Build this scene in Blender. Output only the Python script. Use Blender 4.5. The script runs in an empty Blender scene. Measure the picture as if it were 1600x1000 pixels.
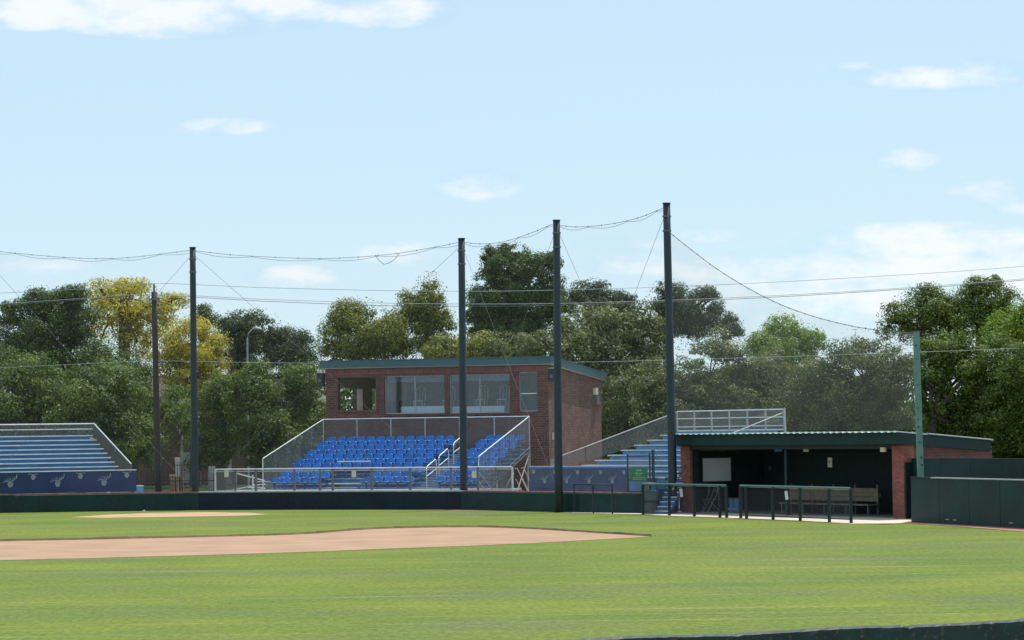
import bpy, math, random
import numpy as np
from mathutils import Vector, Matrix
R = math.radians
random.seed(7)
rng = np.random.default_rng(7)
scene = bpy.context.scene
col = scene.collection

# ------------------------------------------------------------------ camera
F, CX, CY, HOR, ROLL, CAMH = 4500.0, 800.0, 500.0, 675.0, 0.013, 3.15
pitch = math.atan((HOR - CY) / F)
fwd = Vector((0, math.cos(pitch), math.sin(pitch)))
up0 = Vector((0, -math.sin(pitch), math.cos(pitch)))
rgt0 = Vector((1, 0, 0))
rgt = (rgt0 * math.cos(ROLL) - up0 * math.sin(ROLL)).normalized()
upv = (rgt0 * math.sin(ROLL) + up0 * math.cos(ROLL)).normalized()
cam_d = bpy.data.cameras.new('camera')
cam = bpy.data.objects.new('camera', cam_d); col.objects.link(cam)
cam_d.sensor_width = 36; cam_d.lens = 36 * F / 1600
cam_d.clip_start = 0.1; cam_d.clip_end = 5000
m = Matrix.Identity(4)
for i in range(3):
    m[i][0] = rgt[i]; m[i][1] = upv[i]; m[i][2] = -fwd[i]
m[2][3] = CAMH
cam.matrix_world = m
scene.camera = cam

# ------------------------------------------------------------------ world and sun
SUN_EL, SUN_AZ = R(68), R(38)          # azimuth measured from +Y towards +X (the sun stands beyond the field)
w = bpy.data.worlds.new("World"); scene.world = w; w.use_nodes = True
nt = w.node_tree; N = nt.nodes; L = nt.links
bg = N['Background']
sky = N.new('ShaderNodeTexSky'); sky.sky_type = 'NISHITA'; sky.sun_disc = False
sky.sun_elevation = SUN_EL; sky.sun_rotation = SUN_AZ
sky.air_density = 1.0; sky.dust_density = 0.0; sky.ozone_density = 3.0; sky.altitude = 0
def wn(t, **k):
    n = N.new(t)
    for a, b in k.items(): setattr(n, a, b)
    return n
def wmath(op, a, b=None):
    n = wn('ShaderNodeMath', operation=op)
    for i, v in enumerate((a, b)):
        if v is None: continue
        if isinstance(v, (int, float)): n.inputs[i].default_value = v
        else: L.new(v, n.inputs[i])
    return n.outputs[0]
tc = wn('ShaderNodeTexCoord'); sp = wn('ShaderNodeSeparateXYZ'); L.new(tc.outputs['Generated'], sp.inputs[0])
yy = wmath('MAXIMUM', sp.outputs[1], 0.05)
sx = wmath('DIVIDE', sp.outputs[0], yy); sz = wmath('DIVIDE', sp.outputs[2], yy)   # slopes to the side and up
cb = wn('ShaderNodeCombineXYZ'); L.new(sx, cb.inputs[0]); L.new(wmath('MULTIPLY', sz, 2.2), cb.inputs[1])
nz = wn('ShaderNodeTexNoise'); nz.inputs['Scale'].default_value = 26; nz.inputs['Detail'].default_value = 8; nz.inputs['Roughness'].default_value = 0.6
L.new(cb.outputs[0], nz.inputs['Vector'])
nz2 = wn('ShaderNodeTexNoise'); nz2.inputs['Scale'].default_value = 75; nz2.inputs['Detail'].default_value = 6; nz2.inputs['Roughness'].default_value = 0.6
L.new(cb.outputs[0], nz2.inputs['Vector'])
# cumulus puffs, as (side slope, up slope, half width, half height, strength)
def sl(px, py):
    d = rgt * (px - CX) + upv * (CY - py) + fwd * F
    return d.x / d.y, d.z / d.y
total = None
for (px, py, hw, hh, st) in [(60, 22, 130, 26, .95), (150, 12, 230, 34, 1.1), (260, 26, 190, 34, 1.25), (430, 12, 110, 34, 1.1), (615, 18, 95, 28, 1.0), (350, 198, 75, 15, .6), (750, 290, 70, 25, .6),
                             (1470, 122, 135, 20, 1.05), (1545, 112, 60, 22, .8), (1330, 104, 50, 10, .4), (1415, 250, 50, 19, .85), (1570, 298, 90, 22, .8), (1590, 325, 40, 14, .6),
                             (1460, 380, 200, 34, 1.1), (1260, 425, 220, 36, .95), (1500, 420, 220, 50, 1.0), (1330, 465, 320, 40, .85), (1110, 368, 60, 14, .4),
                             (630, 396, 80, 19, .75), (460, 434, 70, 22, .85), (990, 415, 100, 22, .45), (1180, 470, 140, 30, .45), (60, 415, 110, 16, .3), (1000, 380, 100, 14, .3)]:
    a, b = sl(px, py)
    ex = wmath('POWER', wmath('DIVIDE', wmath('SUBTRACT', sx, a), hw / F * 1.15), 2.0)
    ez = wmath('POWER', wmath('DIVIDE', wmath('SUBTRACT', sz, b), hh / F * 1.15), 2.0)
    v = wmath('MULTIPLY', wmath('MAXIMUM', wmath('SUBTRACT', 1.0, wmath('ADD', ex, ez)), 0.0), st)
    total = v if total is None else wmath('MAXIMUM', total, v)
nn = wmath('ADD', wmath('MULTIPLY', nz.outputs[0], 1.3), wmath('MULTIPLY', nz2.outputs[0], 0.7))
dens = wmath('MULTIPLY', wmath('ADD', wmath('SUBTRACT', total, 0.22), wmath('MULTIPLY', wmath('SUBTRACT', nn, 1.0), 2.4)), wmath('MINIMUM', wmath('MULTIPLY', total, 3.0), 1.0))
mr = wn('ShaderNodeMapRange'); mr.interpolation_type = 'SMOOTHSTEP'
L.new(dens, mr.inputs[0]); mr.inputs[1].default_value = -0.2; mr.inputs[2].default_value = 1.15
cloud = wn('ShaderNodeMath', operation='MULTIPLY'); L.new(mr.outputs[0], cloud.inputs[0]); cloud.inputs[1].default_value = 0.85
tint = wn('ShaderNodeMix', data_type='RGBA', blend_type='MULTIPLY'); tint.inputs[0].default_value = 1.0
L.new(sky.outputs[0], tint.inputs[6]); tint.inputs[7].default_value = (0.97, 1.0, 1.04, 1)
veil = wn('ShaderNodeMix', data_type='RGBA'); veil.inputs[0].default_value = 0.72; L.new(tint.outputs[2], veil.inputs[6]); veil.inputs[7].default_value = (5.3, 7.1, 8.35, 1)   # thin even high cloud
mx = wn('ShaderNodeMix', data_type='RGBA'); L.new(cloud.outputs[0], mx.inputs[0]); L.new(veil.outputs[2], mx.inputs[6]); mx.inputs[7].default_value = (8.2, 8.45, 8.6, 1)
L.new(mx.outputs[2], bg.inputs[0]); bg.inputs[1].default_value = 0.12
SKY_TINT = tint; CLOUD = mx

sd = bpy.data.lights.new('sun', 'SUN'); sd.energy = 4.6; sd.angle = R(0.5); sd.color = (1.0, 0.95, 0.87)
sun = bpy.data.objects.new('sun', sd); col.objects.link(sun)
sdir = Vector((math.sin(SUN_AZ) * math.cos(SUN_EL), math.cos(SUN_AZ) * math.cos(SUN_EL), math.sin(SUN_EL)))
sun.rotation_euler = sdir.to_track_quat('Z', 'Y').to_euler(); sun.location = (0, 60, 60)
scene.view_settings.view_transform = 'Standard'; scene.view_settings.look = 'None'
scene.view_settings.exposure = 0.0; scene.view_settings.gamma = 1
scene.view_settings.use_curve_mapping = False
scene.cycles.use_denoising = True; scene.cycles.denoising_prefilter = 'ACCURATE'
scene.cycles.max_bounces = 6; scene.cycles.transparent_max_bounces = 24
scene.cycles.sample_clamp_indirect = 6

# ------------------------------------------------------------------ picture to place helpers
def P(px, py, d):
    a, b = sl(px, py); return Vector((a * d, d, CAMH + b * d))
def G(px, py):
    a, b = sl(px, py); d = -CAMH / b; return Vector((a * d, d, 0))
class Frame:
    def __init__(s, x, y, deg):
        s.o = Vector((x, y)); s.a = R(deg)
        s.u = Vector((math.cos(s.a), math.sin(s.a))); s.v = Vector((-math.sin(s.a), math.cos(s.a)))
    def on(s, px, py, v):                      # point of the upright plane v = const seen at a pixel -> (u, z)
        a, b = sl(px, py); o = s.o + s.v * v
        # o.x + t ux = a (o.y + t uy)
        t = (a * o.y - o.x) / (s.u.x - a * s.u.y); d = o.y + t * s.u.y
        return t, CAMH + b * d
    def side(s, px, py, u):                    # same for the plane u = const -> (v, z)
        a, b = sl(px, py); o = s.o + s.u * u
        t = (a * o.y - o.x) / (s.v.x - a * s.v.y); d = o.y + t * s.v.y
        return t, CAMH + b * d
    def w(s, u, v, z=0):
        p = s.o + s.u * u + s.v * v; return Vector((p.x, p.y, z))

# ------------------------------------------------------------------ materials
MATS = {}
def nodes_of(name):
    mt = bpy.data.materials.new(name); mt.use_nodes = True
    return mt, mt.node_tree.nodes, mt.node_tree.links, mt.node_tree.nodes['Principled BSDF']
def ramp(n, stops):
    r = n.new('ShaderNodeValToRGB'); e = r.color_ramp.elements
    while len(e) < len(stops): e.new(0.5)
    for i, (p, c) in enumerate(stops): e[i].position = p; e[i].color = (*c, 1)
    return r
def mat(name, c, rough=0.6, metal=0.0, var=0.15, scale=4.0, bump=0.0, spec=0.5, dirt=0.0):
    mt, n, l, b = nodes_of(name)
    t = n.new('ShaderNodeTexCoord'); z = n.new('ShaderNodeTexNoise'); z.inputs['Scale'].default_value = scale; z.inputs['Detail'].default_value = 6
    l.new(t.outputs['Object'], z.inputs['Vector'])
    lo = tuple(max(0, x * (1 - var)) for x in c); hi = tuple(min(1, x * (1 + var)) for x in c)
    r = ramp(n, [(0.3, lo), (0.7, hi)]); l.new(z.outputs[0], r.inputs[0])
    out = r.outputs[0]
    if dirt:
        z2 = n.new('ShaderNodeTexNoise'); z2.inputs['Scale'].default_value = scale * 5; z2.inputs['Detail'].default_value = 8; z2.inputs['Roughness'].default_value = .7
        l.new(t.outputs['Object'], z2.inputs['Vector'])
        r2 = ramp(n, [(0.55, (0, 0, 0)), (0.68, (dirt, dirt, dirt))]); l.new(z2.outputs[0], r2.inputs[0])
        mm = n.new('ShaderNodeMix'); mm.data_type = 'RGBA'; l.new(r2.outputs[0], mm.inputs[0]); l.new(out, mm.inputs[6]); mm.inputs[7].default_value = (0.18, 0.13, 0.09, 1)
        out = mm.outputs[2]
    l.new(out, b.inputs['Base Color'])
    b.inputs['Roughness'].default_value = rough; b.inputs['Metallic'].default_value = metal
    b.inputs['Specular IOR Level'].default_value = spec
    if bump:
        bp = n.new('ShaderNodeBump'); bp.inputs['Strength'].default_value = bump; bp.inputs['Distance'].default_value = 0.02
        z3 = n.new('ShaderNodeTexNoise'); z3.inputs['Scale'].default_value = scale * 8; z3.inputs['Detail'].default_value = 5
        l.new(t.outputs['Object'], z3.inputs['Vector']); l.new(z3.outputs[0], bp.inputs['Height']); l.new(bp.outputs[0], b.inputs['Normal'])
    MATS[name] = mt; return mt
def brick(name, c1, c2, mortar, sc=1.0):
    mt, n, l, b = nodes_of(name)
    t = n.new('ShaderNodeTexCoord'); s = n.new('ShaderNodeSeparateXYZ'); l.new(t.outputs['Object'], s.inputs[0])
    a = n.new('ShaderNodeMath'); a.operation = 'ADD'; l.new(s.outputs[0], a.inputs[0]); l.new(s.outputs[1], a.inputs[1])
    c = n.new('ShaderNodeCombineXYZ'); l.new(a.outputs[0], c.inputs[0]); l.new(s.outputs[2], c.inputs[1])
    br = n.new('ShaderNodeTexBrick'); l.new(c.outputs[0], br.inputs['Vector'])
    br.inputs['Scale'].default_value = 1.0; br.inputs['Brick Width'].default_value = 0.22 * sc; br.inputs['Row Height'].default_value = 0.08 * sc
    br.inputs['Mortar Size'].default_value = 0.007 * sc; br.inputs['Mortar Smooth'].default_value = 0.2; br.inputs['Bias'].default_value = 0.0
    br.inputs['Color1'].default_value = (*c1, 1); br.inputs['Color2'].default_value = (*c2, 1); br.inputs['Mortar'].default_value = (*mortar, 1)
    z = n.new('ShaderNodeTexNoise'); z.inputs['Scale'].default_value = 1.7; z.inputs['Detail'].default_value = 6; l.new(t.outputs['Object'], z.inputs['Vector'])
    r = ramp(n, [(0.3, (.72, .72, .72)), (0.7, (1.15, 1.12, 1.1))]); l.new(z.outputs[0], r.inputs[0])
    mm = n.new('ShaderNodeMix'); mm.data_type = 'RGBA'; mm.blend_type = 'MULTIPLY'; mm.inputs[0].default_value = 1
    l.new(br.outputs[0], mm.inputs[6]); l.new(r.outputs[0], mm.inputs[7]); l.new(mm.outputs[2], b.inputs['Base Color'])
    bp = n.new('ShaderNodeBump'); bp.inputs['Strength'].default_value = 0.6; bp.inputs['Distance'].default_value = 0.01; bp.invert = True
    l.new(br.outputs['Fac'], bp.inputs['Height']); l.new(bp.outputs[0], b.inputs['Normal'])
    b.inputs['Roughness'].default_value = 0.85; MATS[name] = mt; return mt
def net(name, c, fac):
    mt, n, l, b = nodes_of(name)
    tr = n.new('ShaderNodeBsdfTransparent'); d = n.new('ShaderNodeBsdfDiffuse'); d.inputs[0].default_value = (*c, 1)
    tl = n.new('ShaderNodeBsdfTranslucent'); tl.inputs[0].default_value = (*c, 1)
    m1 = n.new('ShaderNodeMixShader'); m1.inputs[0].default_value = 0.4; l.new(d.outputs[0], m1.inputs[1]); l.new(tl.outputs[0], m1.inputs[2])
    t = n.new('ShaderNodeTexCoord'); z = n.new('ShaderNodeTexNoise'); z.inputs['Scale'].default_value = 0.8; z.inputs['Detail'].default_value = 4
    l.new(t.outputs['Object'], z.inputs['Vector'])
    mr_ = n.new('ShaderNodeMapRange'); l.new(z.outputs[0], mr_.inputs[0]); mr_.inputs[1].default_value = .3; mr_.inputs[2].default_value = .7
    mr_.inputs[3].default_value = fac * .8; mr_.inputs[4].default_value = fac * 1.2
    m2 = n.new('ShaderNodeMixShader'); l.new(mr_.outputs[0], m2.inputs[0]); l.new(tr.outputs[0], m2.inputs[1]); l.new(m1.outputs[0], m2.inputs[2])
    l.new(m2.outputs[0], n['Material Output'].inputs[0]); MATS[name] = mt; return mt
def glass(name, c, refl):
    mt, n, l, b = nodes_of(name)
    tr = n.new('ShaderNodeBsdfTransparent'); tr.inputs[0].default_value = (*c, 1)
    g = n.new('ShaderNodeBsdfGlossy'); g.inputs['Roughness'].default_value = 0.04; g.inputs[0].default_value = (.9, .95, 1, 1)
    m2 = n.new('ShaderNodeMixShader'); m2.inputs[0].default_value = refl; l.new(tr.outputs[0], m2.inputs[1]); l.new(g.outputs[0], m2.inputs[2])
    l.new(m2.outputs[0], n['Material Output'].inputs[0]); MATS[name] = mt; return mt

M_blue = mat('blue_plastic', (0.001, 0.145, 0.49), 0.25, var=.12, scale=1.5, spec=.5)
_n = M_blue.node_tree; _b = _n.nodes['Principled BSDF']; _src = _b.inputs['Base Color'].links[0].from_socket
_oi = _n.nodes.new('ShaderNodeObjectInfo'); _mr = _n.nodes.new('ShaderNodeMapRange'); _n.links.new(_oi.outputs['Random'], _mr.inputs[0]); _mr.inputs[3].default_value = .78; _mr.inputs[4].default_value = 1.2
_hs = _n.nodes.new('ShaderNodeHueSaturation'); _n.links.new(_mr.outputs[0], _hs.inputs['Value']); _n.links.new(_src, _hs.inputs['Color']); _n.links.new(_hs.outputs[0], _b.inputs['Base Color'])
M_riser = mat('blue_painted_riser', (0.025, 0.15, 0.33), 0.55, var=.22, scale=1.3)
M_alu = mat('aluminium', (0.72, 0.73, 0.74), 0.38, metal=0.55, var=.1, scale=3)
M_galv = mat('galvanised_steel', (0.42, 0.43, 0.43), 0.5, metal=0.5, var=.15, scale=6)
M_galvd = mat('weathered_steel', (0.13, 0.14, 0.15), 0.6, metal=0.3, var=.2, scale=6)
M_navy = mat('navy_padding', (0.004, 0.012, 0.026), 0.6, var=.3, scale=1.2, spec=.3, dirt=.10)
M_green = mat('green_padding', (0.001, 0.027, 0.028), 0.55, var=.35, scale=1.0, spec=.35, dirt=.12)
M_dgreen = mat('dark_green_paint', (0.003, 0.026, 0.027), 0.6, var=.25, scale=1.3, spec=.3)
M_dgreen2 = mat('dark_green_metal', (0.004, 0.018, 0.022), 0.55, var=.25, scale=3)
M_teal = mat('teal_roof_metal', (0.036, 0.105, 0.125), 0.45, var=.12, scale=1.2)
M_turq = mat('faded_turquoise_paint', (0.12, 0.235, 0.215), 0.6, var=.25, scale=2.5, dirt=.5)
M_pole = mat('black_pole_paint', (0.018, 0.030, 0.045), 0.5, var=.25, scale=2)
M_wood = mat('pole_wood', (0.040, 0.030, 0.025), 0.85, var=.3, scale=5)
M_bench = mat('bench_wood', (0.20, 0.15, 0.105), 0.8, var=.25, scale=4)
M_white = mat('white_paint', (0.75, 0.75, 0.72), 0.6, var=.06, scale=3)
M_cream = mat('cream_paint', (0.62, 0.58, 0.45), 0.7, var=.1, scale=3)
M_board = mat('whiteboard', (0.8, 0.82, 0.8), 0.5, var=.05, scale=1)
M_black = mat('black_plastic', (0.02, 0.02, 0.022), 0.5, var=.2)
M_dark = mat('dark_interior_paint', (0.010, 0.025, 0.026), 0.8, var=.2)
M_conc = mat('concrete', (0.62, 0.54, 0.45), 0.9, var=.15, scale=1.2, bump=.2)
M_red = mat('red_brick_coping', (0.33, 0.13, 0.11), 0.8, var=.3, scale=5)
M_capw = mat('pale_coping', (0.5, 0.5, 0.5), 0.7, var=.2, scale=5)
M_banner = mat('banner_vinyl', (0.008, 0.030, 0.11), 0.5, var=.12, scale=2)
M_bannerf = mat('faded_banner_vinyl', (0.060, 0.085, 0.17), 0.6, var=.2, scale=2)
M_bedge = mat('banner_top_hem', (0.10, 0.18, 0.55), 0.5)
M_logo = mat('emblem_print', (0.28, 0.30, 0.34), 0.6, var=.45, scale=14)
M_logof = mat('faded_emblem_print', (0.33, 0.35, 0.40), 0.7, var=.3, scale=14)
M_logob = mat('blue_emblem_print', (0.03, 0.06, 0.2), 0.6)
M_sign = mat('green_sign', (0.005, 0.17, 0.095), 0.5, var=.1)
M_signt = mat('pale_green_print', (0.30, 0.45, 0.22), 0.6, var=.2, scale=20)
M_wire = mat('cable', (0.10, 0.10, 0.10), 0.6, var=.1)
M_wireb = mat('bright_cable', (0.42, 0.44, 0.45), 0.4, metal=.4, var=.1)
M_rope = mat('net_rope', (0.16, 0.17, 0.18), 0.8, var=.2)
M_iron = mat('black_iron', (0.02, 0.02, 0.022), 0.5)
M_pave = mat('paving', (0.38, 0.35, 0.30), 0.9, var=.2, scale=.3)
M_trim = mat('house_trim', (0.45, 0.44, 0.40), 0.8, var=.1)
M_roofb = mat('brown_shingle', (0.09, 0.06, 0.05), 0.9, var=.3, scale=3)
M_cool = mat('cooler_plastic', (0.10, 0.22, 0.33), 0.4, var=.2)
M_lbox = mat('light_blue_box', (0.12, 0.3, 0.6), 0.5)
M_seathl = M_alu
M_brick = brick('press_box_brick', (0.165, 0.058, 0.045), (0.085, 0.032, 0.028), (0.17, 0.13, 0.115), 1.35)
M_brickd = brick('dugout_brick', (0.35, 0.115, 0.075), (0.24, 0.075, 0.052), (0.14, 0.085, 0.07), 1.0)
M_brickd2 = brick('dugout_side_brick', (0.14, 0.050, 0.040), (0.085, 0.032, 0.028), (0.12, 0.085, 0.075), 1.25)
M_brickh = brick('house_brick', (0.20, 0.10, 0.075), (0.16, 0.08, 0.06), (0.25, 0.22, 0.19))
M_brickp = brick('gate_pier_brick', (0.42, 0.26, 0.17), (0.34, 0.20, 0.13), (0.4, 0.35, 0.28))
M_net = net('backstop_netting', (0.36, 0.38, 0.36), 0.042)
M_netr = net('dense_backstop_netting', (0.36, 0.38, 0.36), 0.12)
M_mesh = net('chain_link_mesh', (0.25, 0.27, 0.28), 0.30)
M_meshd = net('dark_chain_link_mesh', (0.12, 0.13, 0.14), 0.45)
M_meshg = net('grey_windscreen', (0.09, 0.10, 0.10), 0.78)
M_glass = glass('window_glass', (.85, .90, .95), 0.05)

# ground materials
def grass_mat():
    mt, n, l, b = nodes_of('mown_grass')
    t = n.new('ShaderNodeTexCoord')
    def noise(scale, detail=6, rough=.55, map_=None, rot=0):
        z = n.new('ShaderNodeTexNoise'); z.inputs['Scale'].default_value = scale; z.inputs['Detail'].default_value = detail; z.inputs['Roughness'].default_value = rough
        mp = n.new('ShaderNodeMapping'); mp.inputs['Rotation'].default_value = (0, 0, rot)
        if map_: mp.inputs['Scale'].default_value = map_
        l.new(t.outputs['Object'], mp.inputs['Vector']); l.new(mp.outputs[0], z.inputs['Vector']); return z
    base = ramp(n, [(0.32, (0.100, 0.147, 0.027)), (0.5, (0.132, 0.175, 0.028)), (0.68, (0.172, 0.204, 0.028))])
    z1 = noise(0.22, 8, .6, (0.8, 1.0, 1), R(-6)); l.new(z1.outputs[0], base.inputs[0])
    # greyish worn patches
    z2 = noise(0.16, 7, .65, (0.7, 1.1, 1), R(10)); r2 = ramp(n, [(0.50, (0, 0, 0)), (0.66, (.75, .75, .75))]); l.new(z2.outputs[0], r2.inputs[0])
    m1 = n.new('ShaderNodeMix'); m1.data_type = 'RGBA'; l.new(r2.outputs[0], m1.inputs[0]); l.new(base.outputs[0], m1.inputs[6]); m1.inputs[7].default_value = (0.122, 0.146, 0.060, 1)
    # pale streaks left by the mower, along and slightly across the view
    z3 = noise(1.0, 5, .6, (0.10, 1.9, 1), R(7)); r3 = ramp(n, [(0.56, (0, 0, 0)), (0.70, (.55, .55, .55))]); l.new(z3.outputs[0], r3.inputs[0])
    m2 = n.new('ShaderNodeMix'); m2.data_type = 'RGBA'; l.new(r3.outputs[0], m2.inputs[0]); l.new(m1.outputs[2], m2.inputs[6]); m2.inputs[7].default_value = (0.26, 0.255, 0.105, 1)
    # blade scale speckle
    z4 = noise(9, 4, .7, (1, .35, 1)); r4 = ramp(n, [(0.3, (.68, .68, .68)), (0.7, (1.30, 1.30, 1.30))]); l.new(z4.outputs[0], r4.inputs[0])
    m3 = n.new('ShaderNodeMix'); m3.data_type = 'RGBA'; m3.blend_type = 'MULTIPLY'; m3.inputs[0].default_value = 1; l.new(m2.outputs[2], m3.inputs[6]); l.new(r4.outputs[0], m3.inputs[7])
    l.new(m3.outputs[2], b.inputs['Base Color']); b.inputs['Roughness'].default_value = 0.85; b.inputs['Specular IOR Level'].default_value = 0.1
    bp = n.new('ShaderNodeBump'); bp.inputs['Strength'].default_value = .5; bp.inputs['Distance'].default_value = 0.03
    l.new(z4.outputs[0], bp.inputs['Height']); l.new(bp.outputs[0], b.inputs['Normal'])
    return mt
M_grass = grass_mat()
def dirt_mat(name, c, var=.12):
    mt = mat(name, c, 0.95, var=var, scale=0.6, bump=.3, spec=.1)
    return mt
M_dirt = dirt_mat('infield_clay', (0.375, 0.247, 0.163), .12)
M_track = dirt_mat('track_clay', (0.36, 0.19, 0.135), .25)
M_plate = dirt_mat('plate_clay', (0.46, 0.31, 0.19), .2)
M_lip = mat('turf_edge_soil', (0.12, 0.075, 0.03), 0.95, var=.4, scale=2)

def leaf_mat(name, lo, mid, hi, gloss=.5, trans=.42):
    mt, n, l, b = nodes_of(name)
    a = n.new('ShaderNodeAttribute'); a.attribute_name = 'tint'
    r = ramp(n, [(0.0, lo), (0.55, mid), (1.0, hi)]); l.new(a.outputs['Fac'], r.inputs[0])
    l.new(r.outputs[0], b.inputs['Base Color']); b.inputs['Roughness'].default_value = gloss; b.inputs['Specular IOR Level'].default_value = .3
    tl = n.new('ShaderNodeBsdfTranslucent'); l.new(r.outputs[0], tl.inputs[0])
    ms = n.new('ShaderNodeMixShader'); ms.inputs[0].default_value = trans; l.new(b.outputs[0], ms.inputs[1]); l.new(tl.outputs[0], ms.inputs[2])
    l.new(ms.outputs[0], n['Material Output'].inputs[0]); MATS[name] = mt; return mt
LM = {
 'dark':   leaf_mat('dark_green_leaves', (0.033, 0.068, 0.013), (0.084, 0.141, 0.026), (0.187, 0.249, 0.055)),
 'olive':  leaf_mat('olive_grey_leaves', (0.066, 0.090, 0.028), (0.150, 0.186, 0.056), (0.328, 0.362, 0.125)),
 'mid':    leaf_mat('mid_green_leaves', (0.047, 0.086, 0.015), (0.122, 0.190, 0.032), (0.281, 0.350, 0.075)),
 'yellow': leaf_mat('yellow_leaves', (0.234, 0.226, 0.030), (0.538, 0.475, 0.055), (0.866, 0.723, 0.130), trans=.45),
 'lime':   leaf_mat('bright_green_leaves', (0.105, 0.169, 0.016), (0.222, 0.339, 0.036), (0.374, 0.508, 0.065), trans=.45),
 'ygreen': leaf_mat('yellowish_green_leaves', (0.080, 0.104, 0.016), (0.193, 0.220, 0.034), (0.445, 0.441, 0.090)),
 'blue':   leaf_mat('blueish_green_leaves', (0.033, 0.059, 0.022), (0.082, 0.120, 0.046), (0.175, 0.226, 0.090)),
}
M_bark = mat('bark', (0.085, 0.065, 0.05), 0.9, var=.3, scale=5)

# ------------------------------------------------------------------ mesh helpers
class MB:
    def __init__(s): s.v = []; s.f = []
    def add(s, vs, fs):
        o = len(s.v); s.v += [tuple(p) for p in vs]; s.f += [tuple(i + o for i in q) for q in fs]; return s
    def box(s, x0, x1, y0, y1, z0, z1):
        return s.add([(x0, y0, z0), (x1, y0, z0), (x1, y1, z0), (x0, y1, z0), (x0, y0, z1), (x1, y0, z1), (x1, y1, z1), (x0, y1, z1)],
                     [(0, 3, 2, 1), (4, 5, 6, 7), (0, 1, 5, 4), (1, 2, 6, 5), (2, 3, 7, 6), (3, 0, 4, 7)])
    def bar(s, p, q, w=.05, h=None, up=(0, 0, 1)):
        h = h or w; p = Vector(p); q = Vector(q); d = (q - p).normalized(); u = Vector(up)
        if abs(d.dot(u)) > .95: u = Vector((0, 1, 0))
        a = d.cross(u).normalized() * w / 2; b = a.cross(d).normalized() * h / 2
        return s.add([p - a - b, p + a - b, p + a + b, p - a + b, q - a - b, q + a - b, q + a + b, q - a + b],
                     [(0, 1, 2, 3), (7, 6, 5, 4), (0, 4, 5, 1), (1, 5, 6, 2), (2, 6, 7, 3), (3, 7, 4, 0)])
    def tube(s, pts, r, n=8, cap=True):
        pts = [Vector(p) for p in pts]; rs = r if isinstance(r, (list, tuple)) else [r] * len(pts); vs = []; fs = []
        for i, p in enumerate(pts):
            d = (pts[min(i + 1, len(pts) - 1)] - pts[max(i - 1, 0)]).normalized()
            u = Vector((0, 0, 1)) if abs(d.z) < .9 else Vector((1, 0, 0))
            a = d.cross(u).normalized(); b = a.cross(d)
            for k in range(n):
                t = 2 * math.pi * k / n; vs.append(p + (a * math.cos(t) + b * math.sin(t)) * rs[i])
        for i in range(len(pts) - 1):
            for k in range(n):
                k2 = (k + 1) % n; fs.append((i * n + k, i * n + k2, (i + 1) * n + k2, (i + 1) * n + k))
        if cap: fs.append(tuple(range(n))[::-1]); fs.append(tuple((len(pts) - 1) * n + k for k in range(n)))
        return s.add(vs, fs)
    def poly(s, pts): return s.add(pts, [tuple(range(len(pts)))])
    def build(s, name, m, parent=None, smooth=False, loc=None, rz=0):
        me = bpy.data.meshes.new(name); me.from_pydata(s.v, [], s.f); me.materials.append(m)
        if smooth:
            for p in me.polygons: p.use_smooth = True
        me.update(); o = bpy.data.objects.new(name, me); col.objects.link(o); o.parent = parent
        if loc is not None: o.location = loc; o.rotation_euler = (0, 0, rz)
        return o
def tag(o, label=None, cat=None, group=None, kind=None):
    if label: o['label'] = label
    if cat: o['category'] = cat
    if group: o['group'] = group
    if kind: o['kind'] = kind
    return o
def empty(name, loc, rz=0, **k):
    o = bpy.data.objects.new(name, None); col.objects.link(o); o.location = loc; o.rotation_euler = (0, 0, rz); o.empty_display_size = .3
    return tag(o, **k)
def fempty(name, fr, u=0, v=0, z=0, **k): return empty(name, fr.w(u, v, z), fr.a, **k)
def wall_holes(mb, x0, x1, z0, z1, y0, y1, holes):
    """upright wall slab in the xz plane with rectangular holes (hx0, hx1, hz0, hz1)"""
    xs = sorted({x0, x1, *[h[0] for h in holes], *[h[1] for h in holes]})
    for a, b in zip(xs, xs[1:]):
        c = (a + b) / 2; zs = sorted([(h[2], h[3]) for h in holes if h[0] < c < h[1]]); z = z0
        for ha, hb in zs:
            if ha > z: mb.box(a, b, y0, y1, z, ha)
            z = hb
        if z < z1: mb.box(a, b, y0, y1, z, z1)
def copy_tree(o, parent=None):
    c = o.copy(); col.objects.link(c); c.parent = parent
    for ch in list(o.children): copy_tree(ch, c)
    return c

# ------------------------------------------------------------------ frames of the place
HS = Frame(*P(413, 770, 125.5).xy, -18)            # home grandstand, front left corner
PBX = Frame(-8.75, 134.86, -18)                     # press box, front left corner
DG = Frame(6.36, 110.0, -58)                        # dugout, front left corner
lb = P(213, 735.6, 125.0); LBF = Frame(lb.x, lb.y, 23)   # left bleacher, right end of its banner
RBF = Frame(2.8, 117.0, -58)                        # right bleacher

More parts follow.
